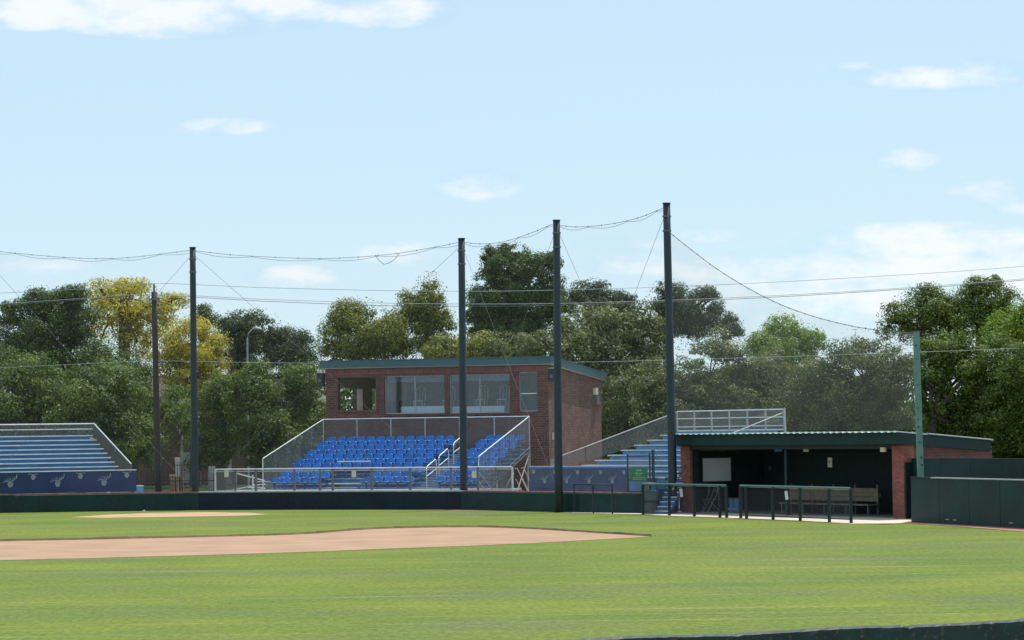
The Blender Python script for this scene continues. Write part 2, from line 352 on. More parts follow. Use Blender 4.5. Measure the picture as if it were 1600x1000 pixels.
# ------------------------------------------------------------------ ground
MB().poly([(-900, -100, -.012), (900, -100, -.012), (900, 1600, -.012), (-900, 1600, -.012)]).build('ground', M_pave)['kind'] = 'structure'
WALL = [(-150, 803.5), (0, 801.3), (150, 799), (310, 797), (460, 796.2), (600, 796), (721, 796.5), (800, 798), (870, 799.8), (935, 801), (1022, 802)]
wp = [G(*p) for p in WALL]
MB().poly([(-120, -20, -.004), (120, -20, -.004), (120, 60, -.004), (18, 82, -.004), (15.7, 88.3, -.004), (13.6, 95.8, -.004), (13.3, 99, -.004), (6.3, 110.4, -.004)] +
          [(p.x, p.y + .15, -.004) for p in reversed(wp)] + [(-60, 122, -.004)]).build('grass_field', M_grass)['kind'] = 'structure'
def sheet(name, pts, m, z): 
    o = MB().poly([(p.x, p.y, z) for p in pts]).build(name, m); o['kind'] = 'structure'; return o
def smooth_px(pts, n=6):
    out = []
    for i in range(len(pts) - 1):
        p0 = pts[max(i - 1, 0)]; p1 = pts[i]; p2 = pts[i + 1]; p3 = pts[min(i + 2, len(pts) - 1)]
        for k in range(n):
            t = k / n
            out.append(tuple(.5 * ((2 * p1[j]) + (-p0[j] + p2[j]) * t + (2 * p0[j] - 5 * p1[j] + 4 * p2[j] - p3[j]) * t * t + (-p0[j] + 3 * p1[j] - 3 * p2[j] + p3[j]) * t ** 3) for j in (0, 1)))
    return out + [pts[-1]]
far = [(-160, 849.5), (0, 846), (200, 842), (400, 837.3), (480, 834.5), (530, 830.5), (590, 826.6), (700, 824), (760, 824.2), (830, 826.8), (900, 831), (960, 834.8), (1018, 838.3)]
near = [(1018, 838.3), (900, 845), (800, 850), (640, 856), (500, 861.5), (330, 867), (160, 871.5), (0, 875.5), (-160, 879)]
farw = [G(*p) for p in smooth_px(far, 4)]; nearw = [G(*p) for p in smooth_px(near, 4)]
nearw = [Vector((p.x + random.uniform(-.05, .05), p.y + random.uniform(-.12, .12), 0)) for p in nearw]
sheet('infield_dirt', farw + nearw, M_dirt, .002)
lipb = MB()
for a, b in zip(farw, farw[1:]):
    k = random.uniform(.045, .075)
    lipb.add([(a.x, a.y, .002), (b.x, b.y, .002), (b.x, b.y + .12, k), (a.x, a.y + .12, k), (a.x, a.y + 1.2, -.003), (b.x, b.y + 1.2, -.003)], [(0, 1, 2, 3)])
lipb.build('turf_edge', M_lip)['kind'] = 'structure'
lg = MB()
for a, b in zip(farw, farw[1:]):
    lg.add([(a.x, a.y + .12, .055), (b.x, b.y + .12, .055), (b.x, b.y + 2.5, -.003), (a.x, a.y + 2.5, -.003)], [(0, 1, 2, 3)])
lg.build('grass_bank', M_grass)['kind'] = 'structure'
hp = [(108, 808.3), (170, 804.2), (240, 801.4), (320, 800.3), (390, 801.2), (418, 803.4), (390, 805.4), (320, 806.8), (230, 808.3), (160, 809)]
sheet('home_plate_dirt', [G(*p) for p in hp], M_plate, .002)
sheet('warning_track', [G(*p) for p in [(650, 796.4), (740, 796.2), (790, 798), (730, 797.8), (680, 797.2)]], M_track, .002)
# concrete apron before the dugout and the clay at the right-hand wall
ap = [G(880, 800.6), G(1000, 803.6), G(1045, 806.2), G(1130, 808.8), G(1250, 813.5), G(1330, 818.3), G(1410, 817.8), G(1450, 814)]
sheet('concrete_apron', ap + [DG.w(13.0, 5.2), DG.w(-3, 5.2), G(1022, 800), G(940, 799.6)], M_conc, .004)
sheet('clay_strip', [G(1412, 817.4), G(1500, 823), G(1605, 831.5), G(1720, 842), G(1720, 825), G(1600, 821), G(1430, 811.5)], M_track, .008)

M_verge = mat('shade_toned_verge_grass', (0.025, 0.038, 0.014), 0.95, var=.4, scale=.8, spec=.1)  # shade of the trees is put into this dark grass colour
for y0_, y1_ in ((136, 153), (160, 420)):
    MB().poly([(-220, y0_, -.006), (220, y0_, -.006), (220, y1_, -.006), (-220, y1_, -.006)]).build('shaded_verge', M_verge)['kind'] = 'structure'
# ------------------------------------------------------------------ backstop wall
def lerp_on(pts, x):
    pass
wall = empty('backstop_wall', wp[5], label='long low padded wall, green and navy, curving along the foot of the stands', cat='wall')
def wl(p): return p - wp[5]
for i in range(len(wp) - 1):
    a, b = wp[i], wp[i + 1]; d = (b - a).normalized(); nrm = Vector((-d.y, d.x, 0))
    navy = 2 < i < 6
    n = max(1, round((b - a).length / 2.4))
    for k in range(n):
        p = a.lerp(b, k / n) + d * .002; q = a.lerp(b, (k + 1) / n) - d * .002
        m_ = MB(); H = .74
        bev = .03
        prof = [(0, 0.0), (0, H - bev), (bev, H), (.16, H), (.16, 0)]
        vs = []; 
        for e in (p, q):
            for (o_, z_) in prof: vs.append(wl(e) + nrm * o_ + Vector((0, 0, z_)))
        fs = [(j, j + 5, (j + 1) % 5 + 5, (j + 1) % 5) for j in range(5)] + [(4, 3, 2, 1, 0), (5, 6, 7, 8, 9)]
        m_.add(vs, fs); m_.build('wall_pad', M_navy if navy else M_green, wall)
    cp = MB(); z0 = .745
    pa, pb = wl(a) + nrm * .04, wl(b) + nrm * .04
    cp.add([pa + Vector((0, 0, z0)), pb + Vector((0, 0, z0)), pb + nrm * .2 + Vector((0, 0, z0)), pa + nrm * .2 + Vector((0, 0, z0)),
            pa + Vector((0, 0, z0 + .045)), pb + Vector((0, 0, z0 + .045)), pb + nrm * .2 + Vector((0, 0, z0 + .045)), pa + nrm * .2 + Vector((0, 0, z0 + .045))],
           [(0, 3, 2, 1), (4, 5, 6, 7), (0, 1, 5, 4), (1, 2, 6, 5), (2, 3, 7, 6), (3, 0, 4, 7)])
    cp.build('coping', M_capw if navy else M_red, wall)

# ------------------------------------------------------------------ seats and grandstand
def seat_mesh():
    m_ = MB(); W = .43
    # bucket: one curved sheet, profile from front lip over the pan up the back, dished across
    prof = [(-.42, .40, .9), (-.44, .43, .95), (-.40, .445, 1), (-.25, .42, 1), (-.08, .41, 1), (.0, .43, 1), (.04, .48, .96), (.065, .54, .92), (.085, .60, .82), (.09, .64, .56)]
    nx = 6; vs = []
    for side in (0, 1):
        for (y, z, ws) in prof:
            for i in range(nx + 1):
                t = i / nx * 2 - 1; x = t * W / 2 * ws
                dish = .035 * t * t if z < .5 else 0; bk = -.05 * t * t if z >= .47 else 0
                vs.append((x, y + bk + (0.018 if side else 0), z + dish - (0.018 if side and z < .5 else 0)))
    n = nx + 1; K = len(prof); fs = []
    for j in range(K - 1):
        for i in range(nx):
            a = j * n + i; fs.append((a, a + 1, a + n + 1, a + n)); a += K * n; fs.append((a, a + n, a + n + 1, a + 1))
    def edge(a, b): fs.append((a, b, b + K * n, a + K * n))
    for i in range(nx): edge(i + 1, i); edge((K - 1) * n + i, (K - 1) * n + i + 1)
    for j in range(K - 1): edge(j * n, (j + 1) * n); edge((j + 1) * n + nx, j * n + nx)
    m_.add(vs, fs)
    m_.tube([(-.21, -.05, .43), (-.20, .03, .50), (-.17, .075, .60), (-.10, .10, .645), (.10, .10, .645), (.17, .075, .60), (.20, .03, .50), (.21, -.05, .43)], .016, 6)
    m_.tube([(-.2, -.43, .44), (0, -.45, .425), (.2, -.43, .44)], .018, 6)
    m_.box(-.03, .03, -.22, -.14, 0.0, .40)
    return m_
GSL = 9.8                                     # length of the seating
stand = fempty('grandstand', HS, label='steel grandstand full of bright blue plastic seats below the brick press box', cat='grandstand')
NR, RUN, RISE, Z0, V0 = 10, .70, .193, .64, .15
AIS = (6.75, 7.65); WCH = (2.65, 4.15)
for r in range(NR):
    z = Z0 + r * RISE; v = V0 + r * RUN
    segs = [(-.05, GSL + .05)]
    if r < 3: segs = [(-.05, WCH[0]), (WCH[1], GSL + .05)]
    t_ = MB(); rr = MB(); nn_ = MB()
    for a, b in segs:
        t_.box(a, b, v, v + RUN, z - .05, z)
        rr.box(a + .02, b - .02, v - .004, v + .02, z - RISE + .002, z - .052)
        nn_.box(a + .01, b - .01, v - .012, v + .055, z - .048, z + .006)
    t_.build('tread', M_riser, stand); rr.build('riser', M_riser, stand); nn_.build('tread_nosing', M_galv, stand)
# half steps in the aisle
for r in range(NR - 1):
    z = Z0 + (r + .5) * RISE; v = V0 + (r + 1) * RUN
    s_ = MB(); s_.box(AIS[0] + .05, AIS[1] - .05, v - .32, v - .014, z - RISE / 2 + .002, z); s_.build('aisle_step', M_riser, stand)
    s_ = MB(); s_.box(AIS[0] + .05, AIS[1] - .05, v - .345, v - .322, z - .05, z + .006); s_.build('step_nosing', M_galv, stand)
sm = seat_mesh().build('seat', M_blue, stand, smooth=True)
first = True; cnt = 0; rest = MB(); SM = seat_mesh()
for r in range(NR):
    z = Z0 + r * RISE; v = V0 + r * RUN + .56
    x = .25 + (r % 2) * .12
    while x < GSL - .15:
        ok = not (AIS[0] - .24 < x < AIS[1] + .24)
        if r < 3 and WCH[0] - .2 < x < WCH[1] + .2: ok = False
        if ok:
            if cnt < 100:
                o = sm if first else sm.copy()
                if not first: col.objects.link(o); o.parent = stand
                first = False; o.location = (x, v, z); cnt += 1
            else:
                rest.add([(p[0] + x, p[1] + v, p[2] + z) for p in SM.v], SM.f)
        x += .478 if x < AIS[0] else .478
ro = rest.build('seat', M_blue, stand, smooth=True); ro['kind'] = 'stuff'
# seat beams (aluminium rails carrying each row)
for r in range(NR):
    z = Z0 + r * RISE; v = V0 + r * RUN
    for a, b in ([(0, WCH[0]), (WCH[1], AIS[0])] if r < 3 else [(0, AIS[0])]) + [(AIS[1], GSL)]:
        b_ = MB(); b_.box(a + .03, b - .03, v + .36, v + .40, z + .33, z + .37); b_.build('seat_beam', M_galv, stand)
# side frames: stringers, legs, braces
zt = Z0 + NR * RISE; vt = V0 + NR * RUN
for u in (0.0, 2.45, 4.9, 7.35, GSL):
    f_ = MB(); f_.bar((u, V0, Z0 - .28), (u, vt, zt - .28), .06, .12)
    f_.build('stringer', M_galvd, stand)
    for v, z in ((V0 + .2, Z0 - .2), (V0 + 2.4, Z0 + .35), (V0 + 4.7, Z0 + .95), (vt - .1, zt - .3)):
        f_ = MB(); f_.bar((u, v, 0), (u, v, z), .06); f_.build('leg', M_galv, stand)
    for (v, v2, z2) in ((V0 + .2, V0 + 2.4, Z0 + .2), (V0 + 2.4, V0 + 4.7, Z0 + .7), (V0 + 4.7, vt - .1, zt - .5)):
        f_ = MB(); f_.bar((u + .04, v, .1), (u + .04, v2, z2), .035); f_.build('brace', M_galv, stand)
# under stand cross braces at right end seen beyond the deck
GR = lambda px, py, v: HS.on(px, py, v)
# side guard rails
for u, gx in ((-.06, 0), (GSL + .06, 0)):
    b_ = MB(); A = (u, 0, 2.13); B = (u, vt, 3.84)
    b_.tube([(u, 0, .3), A, B, (u, vt, zt)], .024, 8); b_.build('side_rail', M_alu, stand)
    for k in (1, 2, 3, 4):
        t = k / 5; v = vt * t; z1 = 2.13 + (3.84 - 2.13) * t; g = MB(); g.bar((u, v, Z0 - .2 + (v / RUN) * RISE), (u, v, z1), .045); g.build('rail_post', M_galvd, stand)
    s_ = MB(); s_.poly([(u, .03, .75), (u, .03, 2.1), (u, vt, 3.8), (u, vt, zt - .1)]); s_.build('mesh_panel', M_mesh, stand)
    if u > 1:
        g = MB(); g.bar((u + .03, 2.0, Z0 + 2.0 / RUN * RISE - .1), (u + .03, vt, zt - .1), .03); g.build('toe_rail', M_galvd, stand)
b_ = MB(); b_.tube([(-.06, vt, 3.84), (GSL + .06, vt, 3.84)], .024); b_.build('back_rail', M_alu, stand)
for k in range(7):
    g = MB(); u = -.06 + (GSL + .12) * k / 6; g.bar((u, vt, 1.0), (u, vt, 3.82), .045); g.build('rail_post', M_galv, stand)
s_ = MB(); s_.poly([(-.06, vt, zt), (GSL + .06, vt, zt), (GSL + .06, vt, 3.8), (-.06, vt, 3.8)]); s_.build('mesh_panel', M_meshd, stand)
# aisle handrails, three hoops
for (px0, py0, px1, py1) in ((640, 727, 657, 716), (665, 707.5, 682, 696), (689.5, 687.5, 706, 676)):
    k = {640: 1, 665: 3.3, 689.5: 6.1}[px0]
    v = V0 + k * RUN; ua = (AIS[0] + AIS[1]) / 2; z = Z0 + k * RISE
    h = MB(); h.tube([(ua, v, z - .05), (ua, v, z + .78), (ua, v + .08, z + .88), (ua, v + 1.15, z + 1.17), (ua, v + 1.28, z + 1.10), (ua, v + 1.3, z + .34)], .024); h.build('aisle_handrail', M_alu, stand)
    h = MB(); h.tube([(ua, v, z + .45), (ua, v + 1.3, z + .78)], .018); h.build('handrail_brace', M_alu, stand)
# wheelchair bay with benches and rails
for (z, v, m_) in ((.98, .9, M_alu), (.80, .5, M_galv), (HS.on(528, 722, 2.0)[1], 2.0, M_white)):
    g = MB(); g.box(WCH[0] + (.0), WCH[1] - .05, v, v + .24, z, z + .045); g.build('bench_plank', m_, stand)
g = MB(); g.box(WCH[0], WCH[1], .15, 2.2, .40, .45); g.build('bay_floor', M_galv, stand)
g = MB(); g.box(WCH[0], WCH[1], 2.22, 2.26, .45, 1.10); g.build('bay_back', M_riser, stand)
g = MB(); g.box(WCH[0], WCH[1], .42, .46, .45, .78); g.build('bay_front', M_riser, stand)

# walkway and its front rail, a fence of its own at the foot of the stand
VR = -1.3
uL, _ = HS.on(337, 750, VR); uR, _ = HS.on(800.5, 750, VR)
rail = fempty('walkway_rail', HS, 0, VR, label='long silver pipe rail with mesh along the front of the blue grandstand', cat='railing')
ZT = 1.70
b_ = MB(); b_.tube([(uL, 0, ZT), (uR, 0, ZT)], .026); b_.build('top_rail', M_alu, rail)
b_ = MB(); b_.tube([(uL, 0, ZT - .10), (uR, 0, ZT - .10)], .018); b_.build('middle_rail', M_galv, rail)
b_ = MB(); b_.box(uL, uR, -.03, 1.25, .70, .775); b_.build('walkway_deck', M_galv, rail)
for px in (337, 368, 400, 460, 500, 520, 581, 641, 705, 747, 775, 800.5):
    u, _ = HS.on(px, 755, VR); g = MB(); light = px in (337, 800.5)
    wd = .05 if px in (337, 800.5, 775) else .085
    g.bar((u, 0, 0), (u, 0, ZT - .02), wd, wd); g.build('post', M_alu if light else M_galvd, rail)
s_ = MB(); s_.poly([(uL, .01, .78), (uR, .01, .78), (uR, .01, ZT - .03), (uL, .01, ZT - .03)]); s_.build('mesh_panel', net('rail_mesh', (.3, .32, .33), .08), rail)
a_, _ = HS.on(338, 755, VR); b2, _ = HS.on(365, 755, VR); s_ = MB(); s_.poly([(a_, .02, .78), (b2, .02, .78), (b2, .02, ZT - .06), (a_, .02, ZT - .06)]); s_.build('windscreen_panel', M_meshg, rail)
a_, _ = HS.on(777, 755, VR); b2, _ = HS.on(799, 755, VR); s_ = MB(); s_.poly([(a_, .02, .78), (b2, .02, .78), (b2, .02, ZT - .06), (a_, .02, ZT - .06)]); s_.build('windscreen_panel', M_meshg, rail)
a_, _ = HS.on(750, 755, VR); b2, _ = HS.on(774, 755, VR); s_ = MB(); s_.poly([(a_, .02, .78), (b2, .02, .78), (b2, .02, ZT - .06), (a_, .02, ZT - .06)]); s_.build('windscreen_panel', M_meshd, rail)
for (px, py, dx) in ((354, 740, 0), (553, 740, 0), (741, 741, 0)):
    u, z = HS.on(px, py, VR - .05)
    s_ = MB(); s_.box(-.10, .10, -.012, 0, -.15, .15); 
    s = s_.build('notice_board', M_cream, None, loc=HS.w(u, VR - .055, z), rz=HS.a)
    tag(s, {354: 'small blank white notice on the far left end of the silver walkway rail', 553: 'small blank white notice on the rail before the middle of the blue seats', 741: 'small blank white notice on the rail just right of the net pole'}[px], 'sign', 'white notices on the walkway rail')
# left entry ramp: pale diagonal treads and rails seen under the deck
ramp_ = fempty('entry_ramp', HS, -1.9, 0, label='aluminium entry ramp at the left foot of the blue grandstand', cat='ramp')
def rp_(px, py, v=-.6):
    u_, z_ = HS.on(px, py, v); return (u_ + 1.9, v, z_)
b_ = MB()
for a_, c_ in (((369, 739.5), (413, 751)), ((345, 768.5), (413, 756)), ((374, 768), (414, 763)), ((395, 742), (395, 768)), ((369, 740), (369, 768))): b_.bar(rp_(*a_), rp_(*c_), .045)
b_.build('handrail', M_white, ramp_)
for k in range(4):
    b_ = MB(); b_.box(1.0 + k * .1, 1.85, -.2 + k * .28, .0 + k * .28, .74 + k * .12, .78 + k * .12); b_.build('tread', M_alu, ramp_)
# right stair rails at the foot of the stand
st = fempty('stair_rail', HS, uR + .1, VR, label='pair of sloping silver stair handrails at the right end of the walkway', cat='handrail')
for dv in (0, .9):
    b_ = MB(); b_.tube([(0.02, dv, 1.62), (.12, dv, 1.64), (.62, dv, .55), (.62, dv, 0)], .019); b_.build('handrail', M_galv, st)
    b_ = MB(); b_.tube([(0.05, dv, 1.2), (.45, dv, .4)], .016); b_.build('lower_rail', M_galv, st)
b_ = MB(); b_.tube([(.60, .4, .4), (1.0, .4, 1.42)], .022); b_.build('return_rail', M_galv, st)
# cross bracing frame seen at right end
fr_ = fempty('access_tower', HS, GSL, -.9, label='small braced steel frame under the right end of the blue grandstand', cat='frame')
for u in (.35, .95):
    b_ = MB(); b_.bar((u, 0, 0), (u, 0, 1.6), .04); b_.build('leg', M_galvd, fr_)
for a, b in (((.35, 0, 1.5), (.95, 0, .75)), ((.35, 0, .95), (.95, 0, 1.5)), ((.35, 0, 1.1), (.7, 0, .6))):
    b_ = MB(); b_.bar(a, b, .035); b_.build('brace', M_galv, fr_)

# ------------------------------------------------------------------ press box
PBL, PBD = 10.9, 8.6
pb = fempty('press_box', PBX, label='two storey red brick press box with a sloping teal metal roof behind the blue seats', cat='building')
def pwin(x0, y0, x1, y1, v=0):
    a = PBX.on(x0, y1, v); b = PBX.on(x1, y0, v); return (a[0], b[0], a[1], b[1])
op1 = pwin(528, 589.5, 587, 641.5); w1 = pwin(601, 586, 694, 647); w2 = pwin(702, 584, 796, 646); w3 = pwin(811, 580.5, 839, 643)
for nm in ('op1', 'w1', 'w2', 'w3'): pass
ZW = 6.22
fw = MB(); wall_holes(fw, 0, PBL, 0, ZW, 0, .3, [op1, w1, w2, w3]); fw.build('front_wall', M_brick, pb)
ob1 = PBX.on(529, 641, PBD - .3); ob2 = PBX.on(562, 607.5, PBD - .3); oc1 = PBX.on(577, 641, PBD - .3); oc2 = PBX.on(592, 607.5, PBD - .3)
bw = MB(); wall_holes(bw, 0, PBL, 0, ZW - .62, PBD - .3, PBD, []); bw.build('back_wall', M_brick, pb)
def slope_wall(x0, x1, v0, v1, za, zb, name, m_):
    q = MB(); q.add([(x0, v0, 0), (x1, v0, 0), (x1, v1, 0), (x0, v1, 0), (x0, v0, za), (x1, v0, za), (x1, v1, zb), (x0, v1, zb)],
          [(0, 3, 2, 1), (4, 5, 6, 7), (0, 1, 5, 4), (1, 2, 6, 5), (2, 3, 7, 6), (3, 0, 4, 7)]); return q.build(name, m_, pb)
la = PBX.side(528, 641, .15); lb2 = PBX.side(562, 607.5, .15); lc = PBX.side(577, 641, .15); ld = PBX.side(590, 607.5, .15)
sw = MB(); wall_holes(sw, .302, PBD - .302, 0, ZW - .6, 0, .3, [(max(la[0], .36), lb2[0], la[1], lb2[1]), (lc[0], ld[0], lc[1], ld[1])])
sw.v = [(y, x, (ZW + .02 - .07 * x) if z > ZW - .61 else z) for x, y, z in sw.v]; sw.f = [f[::-1] for f in sw.f]; sw.build('side_wall', mat('pale_inner_brick', (.45, .38, .34), .9), pb)
M_brick2 = brick('press_box_side_brick', (0.19, 0.098, 0.076), (0.13, 0.064, 0.050), (0.075, 0.055, 0.05), 1.5)
slope_wall(PBL - .3, PBL + .003, .002, PBD - .002, ZW, ZW - .6, 'side_wall', M_brick2)
q = MB(); q.box(.3, PBL - .3, .3, PBD - .3, 3.55, 3.65); q.build('upper_floor', M_conc, pb)
q = MB(); q.box(w1[0] - .25, w1[0] - .12, .3, PBD - .3, 3.65, ZW - .62); q.build('partition', M_cream, pb)
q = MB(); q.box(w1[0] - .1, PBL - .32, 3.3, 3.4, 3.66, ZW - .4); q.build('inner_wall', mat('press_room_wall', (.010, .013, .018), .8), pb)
# ceiling
q = MB(); q.add([(.3, .3, ZW - .06), (PBL - .3, .3, ZW - .06), (PBL - .3, PBD - .3, ZW - .64), (.3, PBD - .3, ZW - .64)], [(0, 1, 2, 3)]); q.build('ceiling', M_cream, pb)
# roof slab: overhangs, teal fascia
rf = MB(); o1, o2 = .22, .25
slope = -.6 / PBD
zA = ZW + .02 + .22 * .07; zB = ZW - .6 - .02
def slab(mb, x0, x1, v0, v1, z0, z1, th):
    mb.add([(x0, v0, z0), (x1, v0, z0), (x1, v1, z1), (x0, v1, z1), (x0, v0, z0 + th), (x1, v0, z0 + th), (x1, v1, z1 + th), (x0, v1, z1 + th)],
          [(0, 3, 2, 1), (4, 5, 6, 7), (0, 1, 5, 4), (1, 2, 6, 5), (2, 3, 7, 6), (3, 0, 4, 7)])
slab(rf, -o1, PBL + o1, -o2, PBD + .2, ZW + .03, ZW - .6, .30); rob = rf.build('roof', M_teal, pb)
rf = MB(); slab(rf, -o1 - .03, PBL + o1 + .03, -o2 - .03, PBD + .23, ZW + .335, ZW - .295, .035); rf.build('roof_sheet', M_teal, rob)
rf = MB(); slab(rf, -o1 + .05, PBL + o1 - .05, -o2 + .05, PBD + .15, ZW + .0, ZW - .63, .028); rf.build('soffit', M_trim, rob)
# soldier course + sill
def window(h, nmull, glassm=M_glass, frame=M_galv, v=.12, fw_=.04):
    a, b, c, d = h; f = MB()
    f.box(a, b, v, v + .06, d - fw_, d); f.box(a, b, v, v + .06, c, c + fw_); f.box(a, a + fw_, v, v + .06, c + fw_, d - fw_); f.box(b - fw_, b, v, v + .06, c + fw_, d - fw_)
    for k in range(nmull):
        x = a + (b - a) * (k + 1) / (nmull + 1); f.box(x - .02, x + .02, v - .004, v + .06, c + fw_, d - fw_)
    fo = f.build('window', frame, pb)
    g = MB(); g.box(a + fw_, b - fw_, v + .025, v + .035, c + fw_, d - fw_); g.build('pane', glassm, fo)
    return fo
window(w1, 1); window(w2, 1)
wo = window(w3, 0); a, b, c, d = w3
q = MB(); zz = c + (d - c) * .44; q.box(a + .05, b - .05, .115, .185, zz, zz + .04); q.build('glazing_bar', M_alu, wo)
for h in (op1, w1, w2):
    s_ = MB(); s_.box(h[0] - .06, h[1] + .06, -.04, .1, h[2] - .09, h[2] - .003); s_.build('sill', M_brick, pb)
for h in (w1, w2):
    q = MB(); q.box(h[0] + .05, h[1] - .05, .22, .25, h[3] - .30, h[3] - .02); q.build('pane_top_reflection', M_galvd, pb)  # added strip behind each pane, imitating the paler reflection along its top edge
# white counter behind the glass
q = MB(); q.box(w1[0] + .6, w1[1] + .05, .55, .62, w1[2] - .1, w1[2] + .34); q.build('counter', M_white, pb)
q = MB(); q.box(w2[0] - .05, w2[1] - .45, .55, .62, w2[2] - .1, w2[2] + .32); q.build('counter', M_white, pb)
q = MB(); q.box(w1[0] + .05, w1[0] + .55, .4, .9, w1[2] - .05, w1[2] + .62); q.build('equipment_cabinet', M_black, pb)
def chair_in(u, v, col_=M_galv):
    c = fempty('plastic_chair', PBX, u, v, 3.66, label=CH.pop(0), cat='chair', group='pale chairs seen through the press box glass')
    s_ = MB()
    s_.box(-.24, .24, -.24, .24, .98, 1.02); s_.build('seat', col_, c)
    s_ = MB(); s_.tube([(-.23, .22, 1.0), (-.22, .28, 1.55), (-.1, .3, 1.68), (.1, .3, 1.68), (.22, .28, 1.55), (.23, .22, 1.0)], .028); s_.tube([(-.08, .25, 1.0), (-.08, .3, 1.66)], .02); s_.tube([(.08, .25, 1.0), (.08, .3, 1.66)], .02); s_.build('backrest', col_, c)
    for a in (-.2, .2):
        for b in (-.2, .2):
            s_ = MB(); s_.bar((a, b, 0), (a, b, .98), .03); s_.build('leg', col_, c)
CH = ['pale chair behind the first press box pane', 'pale chair behind the second press box pane', 'pale chair behind the third press box pane', 'pale chair behind the rightmost large press box pane']
for u in (w1[0] + 1.25, w1[1] - .25, w2[0] + 1.15, w2[1] - .75): chair_in(u, 1.3)
# soldier course of bricks under the roof
q = MB(); q.box(.0, PBL, -.012, -.001, ZW - .30, ZW - .08)
bsold = brick('soldier_brick', (0.24, 0.075, 0.055), (0.15, 0.045, 0.035), (0.25, 0.18, 0.16), 1.0)
for nd in bsold.node_tree.nodes:
    if nd.type == 'TEX_BRICK': nd.inputs['Brick Width'].default_value = .08; nd.inputs['Row Height'].default_value = .22; nd.offset = 0
q.build('soldier_course', bsold, pb)
# loudspeakers, meter box and light on the side wall
def wallbox(name, px0, py0, px1, py1, fr, plane, m_, label, cat, th=.2, group=None):
    pass
sp_ = fempty('loudspeaker', PBX, PBL + .01, .35, 0, label='black loudspeaker at the right front corner of the press box under the eaves', cat='loudspeaker', group='loudspeakers at the corners of the press box')
z1 = PBX.side(854, 573, PBL)[1]; z0 = PBX.side(854, 596, PBL)[1]
q = MB(); q.box(0, .3, -.35, .0, z0, z1 - .08); q.build('cabinet', M_black, sp_)
q = MB(); q.tube([(.15, -.352, (z0 + z1) / 2 - .1), (.15, -.375, (z0 + z1) / 2 - .1)], .09, 14); q.build('speaker_cone', M_galvd, sp_)
q = MB(); q.box(.02, .28, -.33, -.1, z1 - .078, z1 - .04); q.build('bracket', M_cream, sp_)
sp2 = copy_tree(sp_); sp2.location = PBX.w(-.36, .1, 0); sp2['label'] = 'black loudspeaker hung at the left front corner of the press box'
v0, za = PBX.side(927, 606, PBL); v1, zb = PBX.side(936, 632, PBL)
e = fempty('electric_meter', PBX, PBL + .005, v0, 0, label='grey meter box with pale lamp above it on the press box side wall', cat='meter box')
q = MB(); q.box(0, .16, 0, .5, zb, zb + .42); q.build('box', M_galvd, e)
q = MB(); q.box(0, .14, -.05, .35, za - .33, za); q.build('lamp_housing', M_cream, e)
v0, za = PBX.side(862, 716, PBL); e = fempty('electric_cabinet', PBX, PBL + .005, v0, 0, label='grey green utility cabinet low on the press box corner', cat='cabinet')
q = MB(); q.box(0, .3, -.3, .25, .9, za); q.build('cabinet_body', M_galv, e); q = MB(); q.box(0, .34, -.33, .28, za + .002, za + .03); q.build('cabinet_lid', M_galvd, e)
v0, za = PBX.side(863, 678, PBL); e = MB(); e.box(0, .1, -.05, .05, -.17, .17); e = e.build('switch_box', M_cream, None, loc=PBX.w(PBL + .006, v0, za - .1), rz=PBX.a); tag(e, 'tiny cream switch box on the press box side wall', 'switch box')

# ------------------------------------------------------------------ emblem banners
def emblem(parent, x, z, s, m_, full=True, blue=M_logob):
    """stag-like head with branching antlers, printed flat on the banner"""
    q = MB(); y = -.012; n = 14
    pts = [(x + math.cos(t) * s * .36, y, z + math.sin(t) * s * .32 - (s * .1 if math.sin(t) < -.6 else 0)) for t in [2 * math.pi * k / n for k in range(n)]]
    q.poly(pts)
    def stroke(ps, w_):
        for a, b in zip(ps, ps[1:]): q.bar((x + a[0] * s, y - .0012, z + a[1] * s), (x + b[0] * s, y - .0012, z + b[1] * s), .003, w_ * s, up=(0, 1, 0)) if False else strip(a, b, w_)
    def strip(a, b, w_):
        d = Vector((b[0] - a[0], b[1] - a[1])).normalized(); nn_ = Vector((-d.y, d.x)) * w_ / 2
        q.poly([(x + (a[0] - nn_.x) * s, y - .001, z + (a[1] - nn_.y) * s), (x + (b[0] - nn_.x) * s, y - .001, z + (b[1] - nn_.y) * s),
                (x + (b[0] + nn_.x) * s, y - .001, z + (b[1] + nn_.y) * s), (x + (a[0] + nn_.x) * s, y - .001, z + (a[1] + nn_.y) * s)])
    if full:
        stroke([(-.1, .34), (-.45, .50), (-.75, .42), (-1.05, .30)], .10)
        stroke([(.1, .36), (.45, .62), (.75, .78), (.92, 1.05), (.95, 1.4)], .13)
        for a, b in (((-.3, .45), (-.5, .9)), ((-.15, .4), (-.2, 1.0)), ((.1, .4), (.0, .95)), ((.3, .52), (.3, 1.0)), ((.55, .68), (.55, 1.15)), ((-.6, .46), (-.85, .75))): stroke([a, b], .07)
        stroke([(-.4, .1), (-.2, .42), (.2, .42), (.45, .1)], .09)
    else:
        stroke([(-.7, .42), (-.3, .36), (.3, .36), (.7, .44)], .08)
    o = q.build('emblem', m_, parent)
    e_ = MB()
    for dx, dz, w_, h_ in ((-.14, .08, .10, .07), (.14, .08, .10, .07), (0, -.12, .12, .06)):
        e_.poly([(x + (dx - w_ / 2) * s, y - .003, z + (dz - h_ / 2) * s), (x + (dx + w_ / 2) * s, y - .003, z + (dz - h_ / 2) * s), (x + (dx + w_ / 2) * s, y - .003, z + (dz + h_ / 2) * s), (x + (dx - w_ / 2) * s, y - .003, z + (dz + h_ / 2) * s)])
    e_.build('face_mark', blue, o)

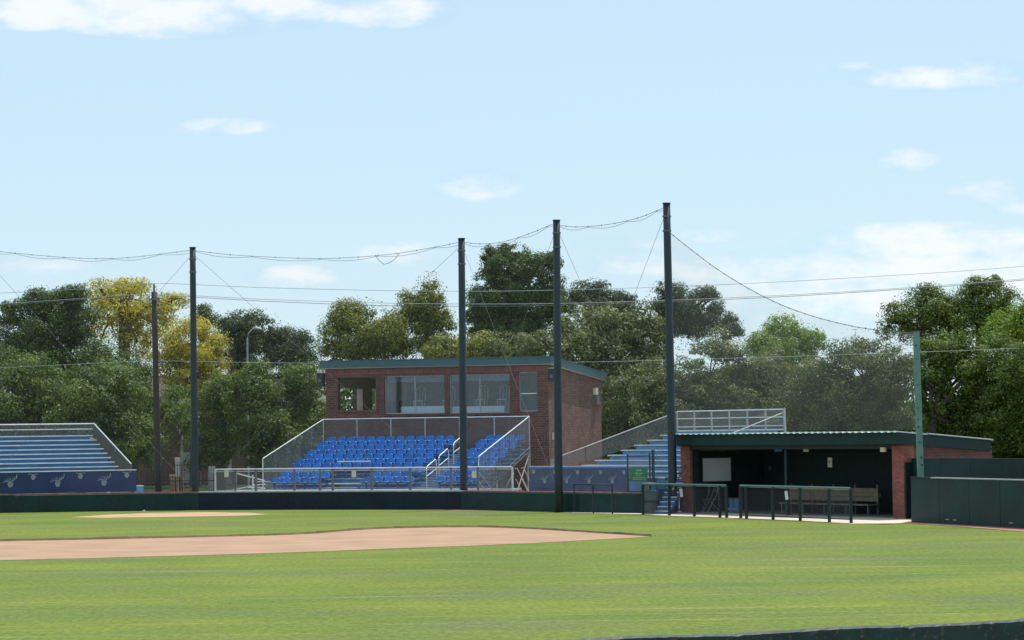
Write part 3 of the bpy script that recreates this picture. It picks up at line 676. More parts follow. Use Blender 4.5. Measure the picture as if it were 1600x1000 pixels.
# left bleacher banner
bl = fempty('banner', LBF, label='deep blue banner with pale stag emblems along the front of the left bleacher', cat='banner')
zt_ = 1.70; zb_ = .80; UL = -14
q = MB()
nseg = 40
for k in range(nseg):
    a = UL + (0 - UL) * k / nseg; b = UL + (0 - UL) * (k + 1) / nseg
    ya = .012 * math.sin(a * 3.1); yb = .012 * math.sin(b * 3.1)
    q.add([(a, ya * .0, zb_), (b, 0, zb_), (b, 0, zt_), (a, 0, zt_)], [(0, 1, 2, 3)])
q.add([(UL, .012, zb_), (0, .012, zb_), (0, .012, zt_), (UL, .012, zt_)], [(3, 2, 1, 0)])
q.build('vinyl_sheet', M_banner, bl)
q = MB(); q.box(UL, 0, -.02, .03, zt_ + .003, zt_ + .05); q.build('top_rail', M_alu, bl)
for px, py, full in ((16, 757, 1), (90, 756, 1), (162.5, 754.5, 1), (52, 745, 0), (125.5, 743.5, 0), (198, 742, 0)):
    u, z = LBF.on(px, py, 0); emblem(bl, u, z, .30, M_logo, bool(full))
u, z0_ = LBF.on(218.5, 771, .3)
lbx = empty('storage_box', LBF.w(u, .3, 0), LBF.a, label='small light blue box just right of the left bleacher banner', cat='box')
q = MB(); q.box(-.15, .16, 0, .3, .60, 1.0); q.build('box_body', M_lbox, lbx); q = MB(); q.box(-.17, .18, -.02, .32, 1.003, 1.04); q.build('lid', M_white, lbx); q = MB(); q.box(-.12, .12, .02, .28, 0, .597); q.build('stand_leg', M_galv, lbx)

# right banner
zR = .775
bfr = Frame(*P(827, 729.5, 115.8).xy, -38)
uRb, _ = bfr.on(985, 735, 0)
br_ = fempty('banner', bfr, label='faded grey blue banner with stag emblems between the net poles right of the press box', cat='banner')
_, zt2 = bfr.on(827, 729.5, 0); _, zt3 = bfr.on(985, 730, 0); zt2 = (zt2 + zt3) / 2
q = MB(); q.add([(0, 0, zR), (uRb, 0, zR), (uRb, 0, zt2), (0, 0, zt2)], [(0, 1, 2, 3)]); q.add([(0, .012, zR), (uRb, .012, zR), (uRb, .012, zt2), (0, .012, zt2)], [(3, 2, 1, 0)]); q.build('vinyl_sheet', M_bannerf, br_)
q = MB(); q.box(0, uRb, -.02, .03, zt2 - .05, zt2 + .02); q.build('top_hem', M_bedge, br_)
q = MB(); q.box(0, uRb, -.01, .02, zt2 + .022, zt2 + .045); q.build('top_rail', M_alu, br_)
for u in (0, uRb / 2, uRb):
    q = MB(); q.bar((u, .06, 0), (u, .06, zt2), .05); q.build('post', M_galvd, br_)
for px, py, full in ((851, 752, 1), (885.5, 752, 1), (920.5, 752, 1), (957, 752, 1), (834, 737, 0), (867, 737, 0), (902.5, 738, 0), (938.5, 738, 0), (975, 738, 0)):
    u, z = bfr.on(px, py, 0); emblem(br_, u, z, .20, M_logof, bool(full), M_bannerf)

# ------------------------------------------------------------------ left bleacher
lbo = fempty('bleacher', LBF, label='blue bleacher with silver bench planks at the left edge behind the blue banner', cat='bleacher')
NB = 8; RN, RS = .65, .178
UE = 0
for r in range(NB):
    v = .55 + r * RN; pxr = 185 - 5.7 * r; pyr = 728 - 6.9 * r
    ue, ze = LBF.on(pxr, pyr, v)
    q = MB(); q.box(UL, ue, v, v + .26, ze - .05, ze); q.build('bench_plank', M_alu, lbo)
    q = MB(); q.box(UL, ue - .12, v + .03, v + .05, ze - RS - .10, ze - .052); q.build('riser', M_riser, lbo)
    q = MB(); q.box(UL, ue - .05, v + .27, v + .62, ze - .47, ze - .43); q.build('footboard', M_riser, lbo)
    for k in range(5):
        u = ue - .25 - k * 3.0; q = MB(); q.bar((u, v + .13, ze - .44), (u, v + .13, ze - .05), .05); q.build('bench_bracket', M_galv, lbo)
vb = .55 + NB * RN
ub, zbk = LBF.on(147, 662, vb)
for k, (dz, rr_) in enumerate(((0, .026), (-.24, .018), (-.66, .026))):
    q = MB(); q.tube([(UL, vb, zbk + dz), (ub, vb, zbk + dz)], rr_); q.build('back_rail', M_alu, lbo)
for k in range(7):
    u = ub - .02 - k * 1.78; q = MB(); q.bar((u, vb, 0), (u, vb, zbk), .045); q.build('rail_post', M_galvd, lbo)
q = MB(); q.poly([(UL, vb + .01, zbk - .66), (ub, vb + .01, zbk - .66), (ub, vb + .01, zbk), (UL, vb + .01, zbk)]); q.build('mesh_panel', M_mesh, lbo)
# side rail runs down the slope
uf, zf = LBF.on(205, 725, .3)
q = MB(); q.tube([(ub, vb, zbk), (uf, .3, zf)], .028); q.build('side_rail', M_alu, lbo)
q = MB(); q.poly([(ub, vb, zbk - .85), (uf, .3, 1.0), (uf, .3, zf), (ub, vb, zbk)]); q.build('mesh_panel', M_meshg, lbo)
for t in (.3, .52, .76, 1.0):
    p_ = Vector((ub, vb, zbk)).lerp(Vector((uf, .3, zf)), t); q = MB(); q.bar((p_.x, p_.y, .2), p_, .05); q.build('rail_post', M_galvd, lbo)
for t in (0.0, .5, 1.0):
    q = MB(); u = ub - .4 - t * 8; q.bar((u, .5, .2), (u, vb, 2.2), .07, .12); q.build('stringer', M_galv, lbo)

# ------------------------------------------------------------------ right bleacher
rbo = fempty('bleacher', RBF, label='blue bleacher with long silver planks rising behind the dugout roof', cat='bleacher')
NB2, RN2 = 12, .64
# row index 0 is the one that starts at px 908, 726.4 ; lower rows continue forward, higher rows back
_, zr0 = RBF.on(908, 726.4, 0)
UEND = 7.6
uli = []
for r_, px_ in ((-2, 984), (-3, 1024)):
    v_ = r_ * RN2 + .02; ul_ = RBF.on(px_, 760, v_)[0]
    q = MB(); q.box(ul_, UEND, v_, v_ + .02, .05, zr0 + r_ * .21 - .06); q.build('front_panel', M_riser, rbo)
for r_ in range(-3, 3):
    q = MB(); q.box(UEND + .004, UEND + .03, r_ * RN2 + .02, (r_ + 1) * RN2 - .02, .05, zr0 + r_ * .21 - .22); q.build('end_panel', M_riser, rbo)
for r in range(-3, 7):
    v = r * RN2
    if r >= 0: ul, z = RBF.on(908 + 20.6 * r, 726.4 - 7.85 * r, v)
    else: ul, z = RBF.on(986 if r > -3 else 1024, 740, v)[0], zr0 + r * .21
    ul = min(ul, 7.0)
    q = MB(); q.box(ul, UEND, v, v + .27, z - .05, z); q.build('bench_plank', M_alu, rbo)
    q = MB(); q.box(max(ul + .7, 0), UEND, v + .29, v + .31, z - .12, z + .12); q.build('riser', M_riser, rbo)
    q = MB(); q.box(max(ul + .7, 0), UEND, v + .31, v + .60, z - .26, z - .22); q.build('footboard', M_riser, rbo)
    for k in range(3):
        u = ul + .25 + k * 2.4
        if u < UEND: q = MB(); q.bar((u, v + .13, z - .25), (u, v + .13, z - .05), .04); q.build('bench_bracket', M_galv, rbo)
vbk = 7 * RN2
us, zs = RBF.on(1058, 644.5, vbk)
ue2, ze2 = RBF.on(1225, 638, vbk); zq = (zs + ze2) / 2
for dz in (0, -.30, -.64, -.80):
    q = MB(); q.tube([(us, vbk, zq + dz), (ue2, vbk, zq + dz)], .024 if dz in (0, -.8) else .018); q.build('back_rail', M_alu, rbo)
for k in range(7):
    u = us + (ue2 - us) * k / 6; q = MB(); q.bar((u, vbk, 0), (u, vbk, zq), .05); q.build('rail_post', M_galv, rbo)
q = MB(); q.poly([(us, vbk, zq - .8), (ue2, vbk, zq - .8), (ue2, vbk, zq), (us, vbk, zq)]); q.build('mesh_panel', M_mesh, rbo)
vf, zfr = -1.6, None
a0, z0_ = RBF.on(878, 712, -.9)
q = MB(); q.tube([(us, vbk, zq - .02), (a0, -.9, z0_)], .02); q.build('side_rail', M_galv, rbo)
q = MB(); q.poly([(us, vbk, zq - .9), (a0, -.9, z0_ - .5), (a0, -.9, z0_), (us, vbk, zq)]); q.build('mesh_panel', M_mesh, rbo)
for t in (.35, .8):
    p_ = Vector((us, vbk, zq)).lerp(Vector((a0, -.9, z0_)), t); q = MB(); q.bar((p_.x, p_.y, .2), p_, .03); q.build('rail_post', M_galvd, rbo)
a1, z1_ = RBF.on(1136, 675, 2.0)
q = MB(); q.tube([(ue2, vbk, zq - .12), (ue2, 1.2, zq - 1.15)], .018); q.build('side_rail', M_galv, rbo)
q = MB(); q.bar((ue2 + .1, vbk + .05, 0), (ue2, vbk, zq + .05), .08); q.build('rail_post', M_galv, rbo)
for u in (3.8, 5.7, 7.5):
    vs0 = {3.8: .2, 5.7: -.4, 7.5: -1.0}[u]; q = MB(); q.bar((u, vs0, zr0 - .45 + vs0 / RN2 * .2), (u, vbk, 2.9), .07, .12); q.build('stringer', M_galv, rbo)
    for v_, z_ in ((1.2, 1.4), (vbk - .1, 2.3)):
        q = MB(); q.bar((u, v_, 0), (u, v_, z_), .06); q.build('leg', M_galv, rbo)
# blue stairs down to the field through the gate
s1, _ = RBF.on(1024, 790, -3.4)
stb = Frame(*G(1024, 803.5).xy, -20)
su, _ = stb.on(1047, 800, 0)
sto = fempty('field_stairs', stb, label='narrow blue steps going down to the field left of the dugout pier', cat='stairs')
for k in range(8):
    z = .17 * (k + 1) - .05
    q = MB(); q.box(0, su, .3 * k, .3 * k + .30, 0 if k < 0 else z - .17 + .005, z - .03); q.build('riser', M_riser, sto)
    q = MB(); q.box(0, su, .3 * k - .02, .3 * k + .10, z - .028, z + .006); q.build('tread_nosing', M_alu, sto)
hr = MB(); hr.tube([(su + .05, .2, .9), (su + .05, 2.2, 1.95)], .022)
hr.build('handrail', M_galvd, sto)

# gate with the green sign
gfr = Frame(*G(981.5, 801).xy, -25)
gate = fempty('field_gate', gfr, label='dark steel gate frame with chain link right of the faded banner', cat='gate')
gu1, _ = gfr.on(1015.5, 760, 0)
_, gz = gfr.on(998, 712, 0)
for u, w_, zt4 in ((0, .05, gz + .05), (gu1, .05, gz + .10), (gu1 + .14, .09, gz + .22)):
    q = MB(); q.bar((u, .02, 0), (u, .02, zt4), w_); q.build('gate_post', M_pole, gate)
for z in (gz, gz - .92 * 1.0, .80):
    q = MB(); q.bar((0, .02, z), (gu1, .02, z), .04); q.build('gate_rail', M_pole, gate)
q = MB(); q.poly([(0, .02, .8), (gu1, .02, .8), (gu1, .02, gz), (0, .02, gz)]); q.build('mesh_panel', M_mesh, gate)
a = gfr.on(985.5, 751, -.03); b = gfr.on(1011.5, 731, -.03)
sg = fempty('green_notice', gfr, 0, -.03, label='green notice sign with faint pale lettering hung on the gate', cat='sign')
q = MB(); q.box(a[0], b[0], -.01, .01, a[1], b[1]); q.build('sign_board', M_sign, sg)
W_ = b[0] - a[0]; H_ = b[1] - a[1]
tx = MB()
def block_text(mb, x0, x1, z, h, gaps, y=-.014):
    # illegible small lettering: a row of little strokes broken into words
    x = x0; k = 0
    while x < x1:
        wd = h * .5
        if k % gaps != gaps - 1: mb.box(x, min(x + wd * .7, x1), y, y + .003, z, z + h * (1 if k % 3 else .8))
        x += wd; k += 1
block_text(tx, a[0] + W_ * .32, a[0] + W_ * .66, a[1] + H_ * .74, .075, 7)
block_text(tx, a[0] + W_ * .26, a[0] + W_ * .76, a[1] + H_ * .52, .055, 6)
block_text(tx, a[0] + W_ * .34, a[0] + W_ * .66, a[1] + H_ * .36, .045, 5)
block_text(tx, a[0] + W_ * .14, a[0] + W_ * .88, a[1] + H_ * .21, .035, 6)
block_text(tx, a[0] + W_ * .12, a[0] + W_ * .90, a[1] + H_ * .08, .035, 8)
tx.build('lettering', M_signt, sg)
# padded post base
pfr = Frame(*G(1007, 803).xy, -20); pu, _ = pfr.on(1025, 800, 0)
pg = fempty('post_padding', pfr, label='grey green protective pad wrapped round the gate post', cat='padding')
q = MB(); q.add([(0, 0, 0), (pu * .55, -.06, 0), (pu, .02, 0), (pu, .4, 0), (0, .4, 0), (0, 0, .88), (pu * .55, -.06, .90), (pu, .02, .86), (pu, .4, .86), (0, .4, .88)], [(4, 3, 2, 1, 0), (5, 6, 7, 8, 9), (0, 1, 6, 5), (1, 2, 7, 6), (2, 3, 8, 7), (3, 4, 9, 8), (4, 0, 5, 9)])
q.build('pad', mat('grey_green_vinyl', (.07, .10, .10), .6, var=.3), pg)
q = MB(); q.box(-.01, pu + .01, -.07, .41, .45, .49); q.build('strap', M_black, pg)

# ------------------------------------------------------------------ dugout
DL, DD = 13.2, 4.0
dg = fempty('dugout', DG, label='long brick dugout with dark green corrugated roof and open shaded front', cat='dugout')
ZR = 2.98                      # eaves top
SLP = -.33 / DD
# piers
q = MB(); q.box(0, .60, 0, .12, 0, 2.52); q.build('brick_pier', M_brickd, dg)
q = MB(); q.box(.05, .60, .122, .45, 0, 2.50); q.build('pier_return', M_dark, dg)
q = MB(); q.box(DL - .62, DL, 0, .45, 0, 2.52); q.build('brick_pier', M_brickd, dg)
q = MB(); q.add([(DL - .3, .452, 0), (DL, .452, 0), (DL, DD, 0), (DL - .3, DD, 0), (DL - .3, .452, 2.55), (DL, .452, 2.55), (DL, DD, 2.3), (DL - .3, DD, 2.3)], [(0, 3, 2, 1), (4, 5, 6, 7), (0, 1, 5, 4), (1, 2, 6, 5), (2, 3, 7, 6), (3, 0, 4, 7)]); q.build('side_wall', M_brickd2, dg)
q = MB(); q.add([(0, .452, 0), (.25, .452, 0), (.25, DD, 0), (0, DD, 0), (0, .452, 2.55), (.25, .452, 2.55), (.25, DD, 2.3), (0, DD, 2.3)], [(0, 3, 2, 1), (4, 5, 6, 7), (0, 1, 5, 4), (1, 2, 6, 5), (2, 3, 7, 6), (3, 0, 4, 7)]); q.build('side_wall', M_brickd, dg)
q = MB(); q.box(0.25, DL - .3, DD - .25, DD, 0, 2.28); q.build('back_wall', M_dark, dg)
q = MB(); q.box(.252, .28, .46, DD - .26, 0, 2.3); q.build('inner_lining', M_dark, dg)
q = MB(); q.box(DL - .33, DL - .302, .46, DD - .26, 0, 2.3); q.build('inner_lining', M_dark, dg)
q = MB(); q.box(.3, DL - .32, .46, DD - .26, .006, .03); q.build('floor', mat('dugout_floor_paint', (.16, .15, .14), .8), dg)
pv0, _ = DG.side(1406.5, 770, DL + .02); pv1, pz1 = DG.side(1424, 722, DL + .02)
q = MB(); q.box(DL + .004, DL + .06, max(pv0, .05), pv1, 0.01, pz1); q.build('corner_pad', M_dgreen2, dg)
um, _ = DG.on(1229.5, 740, .3)
q = MB(); q.bar((um, .3, 0), (um, .3, 2.5), .12); q.build('centre_post', M_dgreen2, dg)
# fascia and roof
q = MB(); q.box(-.02, DL + .12, -.35, -.30, ZR - .42, ZR - .02); q.build('fascia', M_dgreen, dg)
q = MB(); q.box(.1, DL - .1, .05, .10, 2.40, 2.62); q.build('header', M_dgreen2, dg)
q = MB(); slab(q, .03, DL + .068, -.298, DD - .16, ZR - .40, ZR - .40 + (DD + .1) * SLP, .03); q.build('soffit', M_dark, dg)
RB = DD - .15
for u0 in (-.02, DL + .07):
    q = MB(); q.add([(u0, -.299, ZR - .42), (u0 + .05, -.299, ZR - .42), (u0 + .05, RB, ZR - .36 + (DD + .1) * SLP), (u0, RB, ZR - .36 + (DD + .1) * SLP),
                     (u0, -.299, ZR - .02), (u0 + .05, -.299, ZR - .02), (u0 + .05, RB, ZR - .02 + (DD + .1) * SLP), (u0, RB, ZR - .02 + (DD + .1) * SLP)],
                    [(0, 3, 2, 1), (4, 5, 6, 7), (0, 1, 5, 4), (1, 2, 6, 5), (2, 3, 7, 6), (3, 0, 4, 7)]); q.build('barge_board', M_dgreen, dg)
cr = MB(); npan = 38; x0 = -.05; x1 = DL + .17; step = (x1 - x0) / npan; vs = []; fs = []
prof = [(0, 0), (.32, 0), (.42, .045), (.78, .045), (.9, 0)]
xs = [(x0 + (k + a_) * step, h) for k in range(npan) for a_, h in prof] + [(x1, 0)]
nlen = len(xs)
for v_, z_, kk in ((-.50, ZR - .012, .35), (-.42, ZR, 1), (DD - .1, ZR + (DD + .32) * SLP, 1)):
    for t_ in (0, .006):
        for x_, h in xs: vs.append((x_, v_, z_ + h * kk - t_))
for i in range(nlen - 1):
    for o3 in (0, 2 * nlen):
        fs.append((o3 + i, o3 + i + 1, o3 + 2 * nlen + i + 1, o3 + 2 * nlen + i)); fs.append((o3 + nlen + i, o3 + 3 * nlen + i, o3 + 3 * nlen + i + 1, o3 + nlen + i + 1))
    fs.append((i, nlen + i, nlen + i + 1, i + 1))
cr.add(vs, fs); cr.build('corrugated_roof', mat('green_corrugated_roof', (.22, .29, .27), .35, metal=.5, var=.2, scale=2), dg)
q = MB(); q.add([(DL + .05, 1.0, ZR + .01 + 1.3 * SLP), (DL + .20, 1.0, ZR + .01 + 1.3 * SLP), (DL + .20, DD - .1, ZR + .01 + (DD + .2) * SLP), (DL + .05, DD - .1, ZR + .01 + (DD + .2) * SLP), (DL + .05, 1.0, ZR + .06 + 1.3 * SLP), (DL + .20, 1.0, ZR + .045 + 1.3 * SLP), (DL + .20, DD - .1, ZR + .045 + (DD + .2) * SLP), (DL + .05, DD - .1, ZR + .06 + (DD + .2) * SLP)], [(0, 3, 2, 1), (4, 5, 6, 7), (0, 1, 5, 4), (1, 2, 6, 5), (2, 3, 7, 6), (3, 0, 4, 7)]); q.build('roof_edge_highlight', M_galv, dg)  # added bright strip imitating the sunlit highlight along the side roof edge
def in_dug(name, px0, py0, px1, py1, v, m_, label, cat, th=.03, part='board', frame=None):
    a = DG.on(px0, py1, v); b = DG.on(px1, py0, v); o = fempty(name, DG, a[0], v, a[1], label=label, cat=cat)
    q = MB(); q.box(0, b[0] - a[0], -th, 0, 0, b[1] - a[1]); q.build(part, m_, o)
    if frame:
        W = b[0] - a[0]; H = b[1] - a[1]; q = MB(); f = .04
        q.box(-f, W + f, -th - .01, .0, H + .002, H + f); q.box(-f, W + f, -th - .01, 0, -f, -.002); q.box(-f, -.002, -th - .01, 0, 0, H); q.box(W + .002, W + f, -th - .01, 0, 0, H); q.build('frame', frame, o)
    return o
VBK = DD - .26
v0, za = DG.side(1098, 752, .29); v1, zb = DG.side(1141, 715.5, .29)
wbo = fempty('whiteboard', DG, .29, v0, za, label='large blank whiteboard inside the dark left half of the dugout', cat='whiteboard')
q = MB(); q.box(0, .02, 0, v1 - v0, 0, zb - za); q.build('board', M_board, wbo)
q = MB(); q.box(-.005, .03, -.03, v1 - v0 + .03, -.035, -.002); q.box(-.005, .03, -.03, v1 - v0 + .03, zb - za + .002, zb - za + .03); q.box(-.005, .03, -.03, -.002, 0, zb - za); q.box(-.005, .03, v1 - v0 + .002, v1 - v0 + .03, 0, zb - za); q.build('frame', M_galvd, wbo)
in_dug('wall_sign', 1211, 699, 1222, 705.5, 1.2, mat('blue_sign', (.03, .16, .5), .5), 'small blue sign hung under the dugout ceiling left of the centre post', 'sign')
in_dug('light_fixture', 1256, 701, 1264, 706, 1.2, M_cream, 'small cream light fitting under the dugout ceiling right of the centre post', 'light')
in_dug('light_fixture', 1303, 699, 1312, 700.6, 1.0, M_cream, 'thin pale strip light under the dugout ceiling near the right pier', 'light')
wq = in_dug('wall_notice', 1294.5, 715, 1300.5, 730, 1.8, M_cream, 'upright cream notice with a dark mark on the dugout back wall', 'sign')
q = MB(); q.box(.06, .13, -.036, -.031, .15, .24); q.build('dark_mark', M_black, wq)
in_dug('wall_hook', 1202, 728, 1206, 735, VBK - .05, M_galvd, 'small grey fitting on the dugout back wall left of the centre post', 'fitting')
in_dug('outlet_box', 1378, 699, 1385, 706, .02, M_cream, 'small cream outlet box at the top of the right dugout pier', 'outlet box', th=.08)
in_dug('towel', 1371, 770, 1376, 776.5, 2.2, M_cream, 'small cream paper cup holder at the right end of the dugout bench', 'cup holder', th=.1)
# long bench
ba, _ = DG.on(1232, 780, 1.9); bb, _ = DG.on(1372, 780, 1.9)
bo = fempty('dugout_bench', DG, ba, 1.9, label='long wooden bench with slatted back inside the right half of the dugout', cat='bench')
Lb = bb - ba
q = MB(); q.box(0, Lb, -.45, -.02, .36, .41); q.build('seat', M_bench, bo)
for z_ in (.50, .66, .82):
    q = MB(); q.box(0, Lb, .0, .04, z_, z_ + .15); q.build('back_slat', M_bench, bo)
for k in range(5):
    u = .1 + (Lb - .2) * k / 4; q = MB(); q.box(u - .03, u + .03, -.4, -.34, 0, .359); q.box(u - .03, u + .03, .042, .10, 0, 1.1); q.build('leg', M_galvd, bo)
# folding chairs behind the rail
def folding_chair():
    c = empty('folding_chair', (0, 0, 0), cat='chair')
    for s in (-1, 1):
        q = MB(); q.tube([(s * .23, -.25, 0), (s * .23, .12, .62), (s * .21, .2, .95)], .014, 6); q.build('frame_tube', M_galv, c)
        q = MB(); q.tube([(s * .21, .25, 0), (s * .21, -.2, .46)], .014, 6); q.build('leg', M_galv, c)
    q = MB(); q.box(-.2, .2, -.22, .16, .45, .475); q.build('seat', M_galvd, c)
    q = MB(); q.tube([(-.21, .2, .94), (-.1, .22, .98), (.1, .22, .98), (.21, .2, .94)], .014, 6); q.box(-.2, .2, .165, .185, .72, .93); q.build('backrest', M_galvd, c)
    return c
fc = folding_chair(); first = True
for px, lab, rz in ((1083, 'grey folding chair beside the left brick pier of the dugout', 30), (1097, 'grey folding chair in the middle of the three by the left dugout pier', 10), (1112, 'grey folding chair with wide back, rightmost of the three behind the mesh', -15)):
    o = fc if first else copy_tree(fc); first = False
    u, _ = DG.on(px, 795, .9); o.location = DG.w(u, .9, .031); o.rotation_euler = (0, 0, DG.a + R(rz)); o['label'] = lab; o['group'] = 'folding chairs in the dugout'
for px, lab, m_ in ((1145, 'grey blue water cooler on the dugout floor, left of two', M_cool), (1153, 'grey blue water cooler on the dugout floor, right of two', M_cool)):
    u, _ = DG.on(px, 795, 1.3); c = fempty('water_cooler', DG, u, 1.3, .031, label=lab, cat='cooler', group='coolers in the dugout')
    q = MB(); q.tube([(0, 0, 0), (0, 0, .45)], [.15, .17], 14); q.build('drum', m_, c, smooth=False); q = MB(); q.tube([(0, 0, .452), (0, 0, .52)], .175, 14); q.build('lid', M_galvd, c)
    q = MB(); q.box(-.02, .02, -.21, -.165, .08, .12); q.build('tap', M_white, c)

# pipe fences in front
def fence_unit(pts_px, htop, label, mesh_m, post_r=.056, endpad=None, bottom=True, mat_=M_dgreen2, cap=True):
    pts = [G(*p) for p in pts_px]; o = empty('dugout_fence', pts[0], label=label, cat='fence', group='pipe fences before the dugout')
    loc_ = [p - pts[0] for p in pts]
    a, b = loc_[0], loc_[-1]
    for i, p in enumerate(loc_):
        q = MB(); q.tube([p, p + Vector((0, 0, htop - .02))], post_r, 8); q.build('post', mat_, o)
    q = MB(); q.tube([a + Vector((0, 0, htop)), b + Vector((0, 0, htop))], .045 if cap else .028, 8); q.build('top_rail', M_toprail if cap else mat_, o)
    if bottom:
        q = MB(); q.tube([a + Vector((0, 0, .12)), b + Vector((0, 0, .12))], .022, 6); q.build('bottom_rail', mat('brown_pipe', (.06, .025, .02), .6), o)
    if mesh_m:
        q = MB(); q.poly([a + Vector((0, 0, .14)), b + Vector((0, 0, .14)), b + Vector((0, 0, htop - .03)), a + Vector((0, 0, htop - .03))]); q.build('mesh_panel', mesh_m, o)
    return o, pts
M_toprail = mat('sunlit_green_rail', (.05, .12, .105), .3, spec=.6)  # dark green rail with the sun glare put into a lighter colour
M_fmesh = net('dugout_fence_mesh', (.09, .10, .11), .20)
fence_unit([(897.5, 800.5), (927, 802), (957, 803)], 1.10, 'open black pipe frame standing before the faded banner', None, .028, bottom=False, mat_=M_pole, cap=False)
f2, p2 = fence_unit([(1005, 803.8), (1046, 805.6), (1085, 807), (1125, 808.6), (1135.5, 808.9)], 1.14, 'dark green pipe fence with mesh before the left end of the dugout', M_fmesh)
f3, p3 = fence_unit([(1157.5, 809.6), (1166.5, 810.3), (1208, 812), (1250.5, 813.8), (1296, 815.8), (1330, 817.4)], 1.14, 'dark green pipe fence with mesh before the right half of the dugout', M_fmesh)
for px, py, lab in ((1064.5, 770, 'tilted white notice on the left dugout fence'), (1229, 774, 'tilted white notice on the right dugout fence')):
    d_ = 106.2 if px < 1100 else 101.3
    p_ = P(px, py, d_); q = MB(); q.box(-.06, .06, -.01, 0, -.15, .15); o = q.build('notice', M_white, None, loc=p_, rz=DG.a); o.rotation_euler = (0, R(-8), DG.a + R(20)); tag(o, lab, 'sign', 'notices on the dugout fences')

# ------------------------------------------------------------------ right wall and fence
wa = G(1424, 815.8); wb = G(1600, 826); dW = (wb - wa).normalized(); wc = wa + dW * 25
wang = math.atan2(dW.y, dW.x); WF = Frame(wa.x, wa.y, math.degrees(wang))
rw = fempty('field_wall', WF, label='dark green padded field wall right of the dugout', cat='wall')
n = 12
for k in range(n):
    a = 25 * k / n + .01; b = 25 * (k + 1) / n - .01
    q = MB(); q.box(a, b, 0, .15, .0, 1.46); q.build('wall_pad', M_green, rw)
ucap, _ = WF.on(1455, 745, 0)
q = MB(); q.box(ucap, 25, -.03, .16, 1.463, 1.50); q.build('cap', M_galv, rw)
q = MB(); q.box(0, ucap - .02, -.02, .16, 1.463, 1.50); q.build('cap', M_dgreen, rw)
for px, py in ((1480, 811.5), (1492, 812.5), (1580, 817)):
    u, z = WF.on(px, py, -.006); q = MB(); q.box(u - .12, u + .12, -.012, -.002, z - .012, z + .012); q.build('scuff_plate', M_galv, rw)
# tall fence
v_ = 1.6
tf = fempty('tall_fence', WF, 0, v_, label='taller dark green board fence behind the padded wall at the right edge', cat='fence')
ua, _ = WF.on(1424, 730, v_)
_, zt5 = WF.on(1500, 717, v_)
for k in range(12):
    a = ua + 2.2 * k; q = MB(); q.box(a + .006, a + 2.194, 0, .05, 0, zt5); q.build('board_panel', M_dgreen, tf)
q = MB(); q.box(ua + 2.2, ua + 26, -.01, .08, zt5 + .002, zt5 + .03); q.build('cap', M_dgreen2, tf)
# green post with holes
pb_ = P(1438.5, 745, 95.4); pt_ = P(1431.5, 519, 95.4)
gp = empty('net_post', (pb_.x + .05, 95.4, 0), label='faded turquoise steel post at the right end of the net beside the dugout', cat='post')
bdir = (pt_ - pb_) / (pt_.z - pb_.z); base = pb_ - bdir * pb_.z
bl_ = base - gp.location; tl_ = pt_ - Vector(gp.location)
q = MB(); q.bar(bl_, tl_, .20, .16, up=(0, 1, 0)); q.build('post_shaft', M_turq, gp)
q = MB()
for k, t in enumerate((.12, .3, .34, .42, .5, .54, .6, .72, .86, .93)):
    p_ = bl_.lerp(tl_, t); x_ = p_.x + random.uniform(-.04, .04); q.tube([(x_, p_.y - .102, p_.z), (x_, p_.y - .108, p_.z)], .02 + .02 * random.random(), 8)
q.build('bolt_hole', M_black, gp)
q = MB(); q.box(tl_.x - .13, tl_.x + .13, -.1, .1, tl_.z + .002, tl_.z + .04); q.build('cap', M_galvd, gp)

# ------------------------------------------------------------------ net poles, net, ropes
PD = [(-30, 388, -33, 124.0), (301, 387.5, 304.5, 123.3), (721, 373.5, 725, 118.6), (869.5, 345, 873, 112.5), (1041.5, 318.5, 1051.5, 109.2)]
rads = (.14, .138, .148, .148, .150)
labs = ['black net pole just off the left edge', 'tall black net pole rising left of the blue grandstand', 'tall black net pole standing before the right part of the blue seats', 'tall black net pole before the right brick side of the press box', 'tallest black net pole beside the left end of the dugout']
tops = []; bases = []
for (xt, yt, xb, d), rd, lab in zip(PD, rads, labs):
    t = P(xt, yt, d); b = P(xb, 770, d); dr = (t - b) / (t.z - b.z); g0 = b - dr * b.z
    o = empty('net_pole', g0, label=lab, cat='pole', group='tall poles carrying the backstop net')
    nseg = 8
    q = MB(); q.tube([(t - g0) * k / nseg for k in range(nseg + 1)], [rd * (1.12 - .2 * k / nseg) for k in range(nseg + 1)], 16); q.build('pole_shaft', M_pole, o, smooth=True)
    q = MB(); q.tube([(t - g0) + Vector((0, 0, .0)), (t - g0) + Vector((0, 0, .04))], rd * 1.05, 16); q.build('pole_cap', M_black, o)
    for z_ in (.45, 1.0):
        q = MB(); q.tube([(t - g0) + Vector((0, 0, -z_)), (t - g0) + Vector((0, 0, -z_ - .06))], rd * 1.12, 12); q.build('collar', M_galvd, o)
    tops.append(t); bases.append(b)
def cat_pts(pxs, d0, d1, x0, x1):
    out = []
    for px, py in pxs: out.append(P(px, py, d0 + (d1 - d0) * (px - x0) / (x1 - x0)))
    return out
CABLES = [
 [(-30, 391), (0, 393), (50, 398), (100, 402), (150, 404), (200, 402.5), (250, 397), (297, 391)],
 [(305, 391.5), (360, 398), (430, 402), (500, 404), (560, 401.5), (620, 396), (680, 386), (717, 378.5)],
 [(725, 378.5), (750, 381), (780, 379), (810, 371), (840, 360), (866, 349)],
 [(874, 352), (900, 354.5), (940, 352), (980, 345), (1010, 336), (1038, 324)],
]
sup = ['first bay from the left', 'wide second bay', 'third bay before the big dark tree', 'fourth bay beside the tallest pole']
